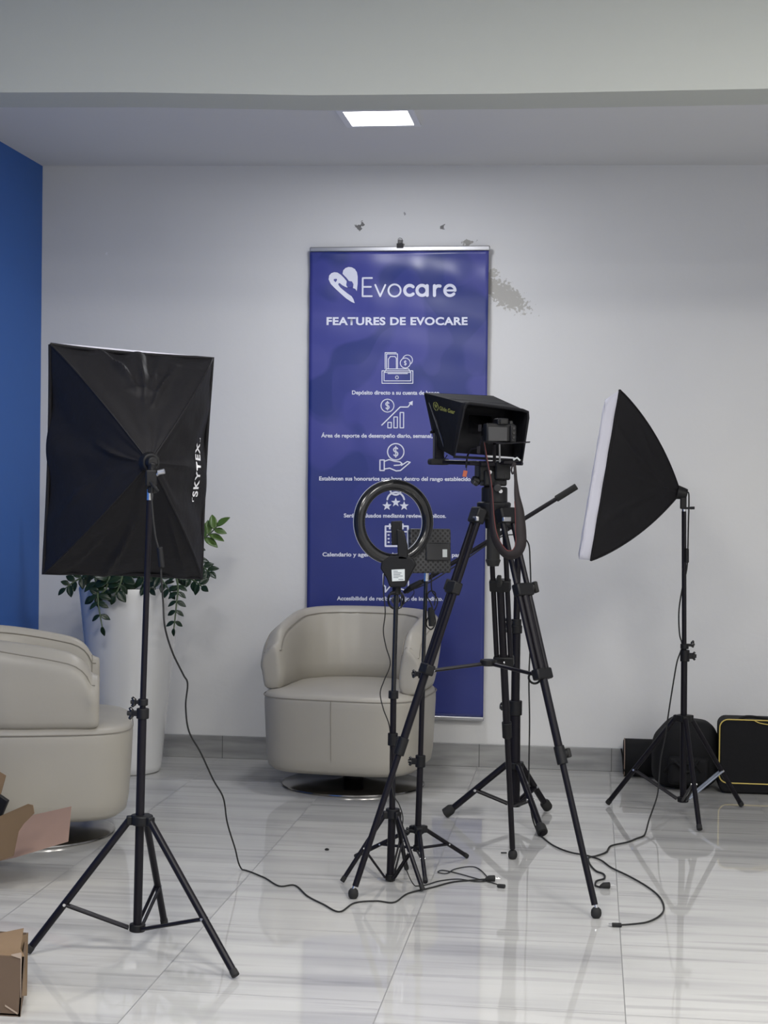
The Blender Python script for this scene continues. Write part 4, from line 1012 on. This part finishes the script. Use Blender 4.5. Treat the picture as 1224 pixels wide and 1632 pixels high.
# soft backpack
def blob(name, label, cat, c, sx, sy, h, seed, x_sk=0.0, e=2.8):
    root = thing(name, label, cat, (c[0], c[1], 0)); mb = MB()
    def fn(u, v):
        th = 2 * PI * u; ph = PI * v - PI / 2
        cz_, sz = math.cos(ph), math.sin(ph)
        cp = abs(cz_) ** (2 / e); x = sx * cp * math.copysign(abs(math.cos(th)) ** (2 / e), math.cos(th)); y = sy * cp * math.copysign(abs(math.sin(th)) ** (2 / e), math.sin(th))
        z = h / 2 + h / 2 * math.copysign(abs(sz) ** (2 / e), sz)
        zz = z / h; x = x * (1 - .20 * zz * zz) + x_sk * zz * zz
        nz = .018 * noise.noise(Vector((x * 9, y * 9, z * 9 + seed))) * min(1, zz * 4)
        return Vector((c[0] + x * (1 + nz * 4), c[1] + y * (1 + nz * 4), max(0.001, z + nz * 1.2)))
    mb.grid(fn, 48, 30, True); return root, mb
bp0 = P(1092, 1200, 7.02)
root, mb = blob('backpack', 'slumped soft black bag behind the softbox stand, between roll and case', 'bag', (bp0.x, 7.05, 0), .150, .115, .30, 4, .012, 3.4)
mb.build('bag_body', 'nylon', root, angle=180)
mb = MB(); mb.box(bp0 + V(.01, -.085, -.06), (.17, .05, .12)); mb.build('front_pocket', 'nylon', root, bevel=.02, segs=4)
mb = MB()
mb.tube(spline([bp0 + V(-.09, -.07, -.07), bp0 + V(-.05, -.118, -.02), bp0 + V(.0, -.122, -.06), bp0 + V(.05, -.122, -.01)]), .006, 6); mb.tube(spline([bp0 + V(-.03, -.115, -.05), bp0 + V(.02, -.125, -.02), bp0 + V(.06, -.118, -.06)]), .005, 6)
mb.build('shoulder_strap', 'nylon', root)
mb = MB(); mb.tube(spline([bp0 + V(-.02, 0, .10), bp0 + V(-.01, 0, .135), bp0 + V(.03, 0, .135), bp0 + V(.04, 0, .10)]), .007, 8); mb.build('carry_handle', 'nylon', root)
# case with yellow piping
cy0, cy1 = 6.92, 7.06
cl = P(1146, 1200, cy0).x; ctop = P(1180, 1147, cy0).z; cr = cl + .42
root = thing('equipment_case', 'black padded case with yellow piping at the right edge', 'case', ((cl + cr) / 2, 7.0, 0))
def rrect(x0, x1, z0, z1, r, n=6):
    out = []
    for cx, cz_, a in ((x1 - r, z1 - r, 0), (x0 + r, z1 - r, 90), (x0 + r, z0 + r, 180), (x1 - r, z0 + r, 270)):
        for k in range(n + 1): out.append((cx + r * math.cos(math.radians(a + 90 * k / n)), cz_ + r * math.sin(math.radians(a + 90 * k / n))))
    return out
rr = rrect(cl, cr, .002, ctop, .035)
MB().prism([(x, cy0, z) for x, z in rr], (0, cy1 - cy0, 0)).build('case_body', 'nylon', root, bevel=.008)
MB().tube([V(x, cy0 - .001, z) for x, z in [(x, z) for x, z in rrect(cl + .001, cr, .045, ctop - .0005, .035)]] , .0028, 6).build('piping', 'yellow', root)
mb = MB(); zt = ctop + .004; mb.tube(spline([V(cl + .08, 6.93, zt - .004), V(cl + .11, 6.93, zt + .008), V(cl + .16, 6.93, zt + .006), V(cl + .22, 6.93, zt - .004)]), .006, 8); mb.build('carry_handle', 'nylon', root)
mb = MB(); mb.tube(spline([V(cl + .14, cy0 - .004, zt - .004), V(cl + .17, cy0 - .008, zt - .016), V(cl + .25, cy0 - .006, zt - .024), V(cl + .4, cy0 - .006, zt - .028)]), .0022, 6); mb.build('zip_piping', 'yellow', root)

# ================================================================== cardboard boxes
def card(mb, pts, th=.004):
    pts = [Vector(p) for p in pts]; n = (pts[1] - pts[0]).cross(pts[2] - pts[0]).normalized(); mb.prism(pts, n * th); return mb
root_y = 4.75
bxr = P(-8, 1400, 4.85).x
root = thing('cardboard_box', 'open brown carton with splayed flaps beside the left armchair', 'cardboard box', (bxr - .15, 4.95, 0))
mb = MB(); zt = P(0, 1368, 4.8).z
x1_ = P(-85, 1400, 4.82).x
for a, b_ in (((x1_ - .42, 4.80), (x1_, 4.80)), ((x1_, 4.80), (x1_, 5.12)), ((x1_, 5.12), (x1_ - .42, 5.12)), ((x1_ - .42, 5.12), (x1_ - .42, 4.80))):
    card(mb, [V(a[0], a[1], .001), V(b_[0], b_[1], .001), V(b_[0], b_[1], zt), V(a[0], a[1], zt)], .004)
mb.box((x1_ - .21, 4.96, .004), (.41, .31, .004))
mb.build('carton', 'card', root)
mb = MB(); card(mb, [V(x1_, 4.86, zt), P(0, 1372, 4.86), P(26, 1366, 4.86), P(109, 1341, 4.9), P(114, 1285, 5.05), P(52, 1299, 5.05), V(x1_, 5.10, zt)], .004); mb.build('flap', 'cardin', root)['label'] = 'pinkish flap of paler card'
mb = MB(); card(mb, [V(x1_ - .30, 4.80, zt), P(-28, 1376, 4.80), P(0, 1372, 4.80), P(22, 1364, 4.80), P(30, 1325, 4.79), P(38, 1313, 4.79), P(55, 1296, 4.78), P(53, 1283, 4.78), P(45, 1281, 4.78), P(-10, 1305, 4.75), P(-60, 1330, 4.75)], .004); mb.build('flap', 'card', root)['label'] = 'tan flap with a torn edge'
mb = MB(); card(mb, [V(x1_ - .4, 5.12, zt), V(x1_ - .02, 5.12, zt), P(-6, 1285, 5.12), P(0, 1272, 5.12), P(10, 1236, 5.14), P(-10, 1224, 5.14), P(-130, 1240, 5.14)], .004); mb.build('flap', 'card', root)
mb = MB(); mb.prism([P(-60, 1250, 5.0), P(-1, 1268, 5.0), P(12, 1277, 5.0), P(-3, 1312, 5.0), P(-50, 1320, 5.0)], (0, .02, 0)); mb.build('dark_insert', 'black_plastic', root, bevel=.002)['label'] = 'dark packing piece poking out'
# front box
q1 = F(32, 1621); q2 = F(-90, 1622)
root = thing('cardboard_box', 'closed-up brown carton at the bottom left corner, front stand leg behind it', 'cardboard box', (q1.x - .15, q1.y + .1, 0))
zb = P(28, 1525, q1.y).z; yb_ = q1.y
mb = MB(); mb.prism([V(q1.x - .30, yb_, .001), V(q1.x, yb_, .001), V(q1.x + .008, yb_, zb), V(q1.x - .30, yb_, zb)], (0, .004, 0))
xr = P(40, 1560, yb_ + .2).x; mb.prism([V(q1.x, yb_, .001), V(xr, yb_ + .20, .001), V(xr + .006, yb_ + .20, zb + .0), V(q1.x + .008, yb_, zb)], (-.004, 0, 0))
mb.prism([V(q1.x - .30, yb_ + .2, .001), V(xr, yb_ + .2, .001), V(xr + .006, yb_ + .2, zb), V(q1.x - .30, yb_ + .2, zb)], (0, .004, 0))
mb.prism([V(q1.x - .30, yb_, .003), V(q1.x, yb_, .003), V(xr, yb_ + .2, .003), V(q1.x - .30, yb_ + .2, .003)], (0, 0, .004)); mb.prism([V(q1.x - .30, yb_, .001), V(q1.x - .30, yb_ + .2, .001), V(q1.x - .30, yb_ + .2, zb), V(q1.x - .30, yb_, zb)], (.004, 0, 0))
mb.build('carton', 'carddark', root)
mb = MB(); card(mb, [V(q1.x - .28, yb_ + .01, zb), V(q1.x + .006, yb_ + .01, zb), P(33, 1512, yb_ + .01), P(38, 1479, yb_ + .05), P(-5, 1488, yb_ + .05), P(-90, 1500, yb_ + .05)], .004); mb.build('flap', 'card', root)
mb = MB(); card(mb, [P(33, 1520, yb_ + .03), P(36, 1490, yb_ + .12), P(45, 1488, yb_ + .13), P(43, 1585, yb_ + .10), P(34, 1586, yb_ + .03)], .003); mb.build('flap', 'card', root)
mb = MB()
for a in ([(18, 1521), (34, 1518), (33, 1528), (18, 1523)], [(33, 1520), (34.5, 1520), (33.5, 1590), (32.5, 1590)], [(8, 1601), (28, 1614), (28, 1617), (8, 1604)]):
    mb.add([P(x, y, yb_ - .0015) for x, y in a], [(0, 1, 2, 3)])
mb.build('tape', 'tape', root, angle=180)

# ================================================================== scraps on the floor
tag(MB().lathe(F(521, 1355), [(0, 0), (.007, 0), (.008, .004), (.003, .007), (0, .007)], 7, Rz(.4)).build('plastic_scrap', 'rubber'), 'tiny black scrap lying on the floor between armchair and left cord', 'scrap')
tag(MB().box(F(803, 1359, .002), (.02, .006, .003), Rz(.1)).build('plastic_sliver', 'rubber'), 'thin dark sliver lying on the floor beside the middle tripod foot', 'scrap')
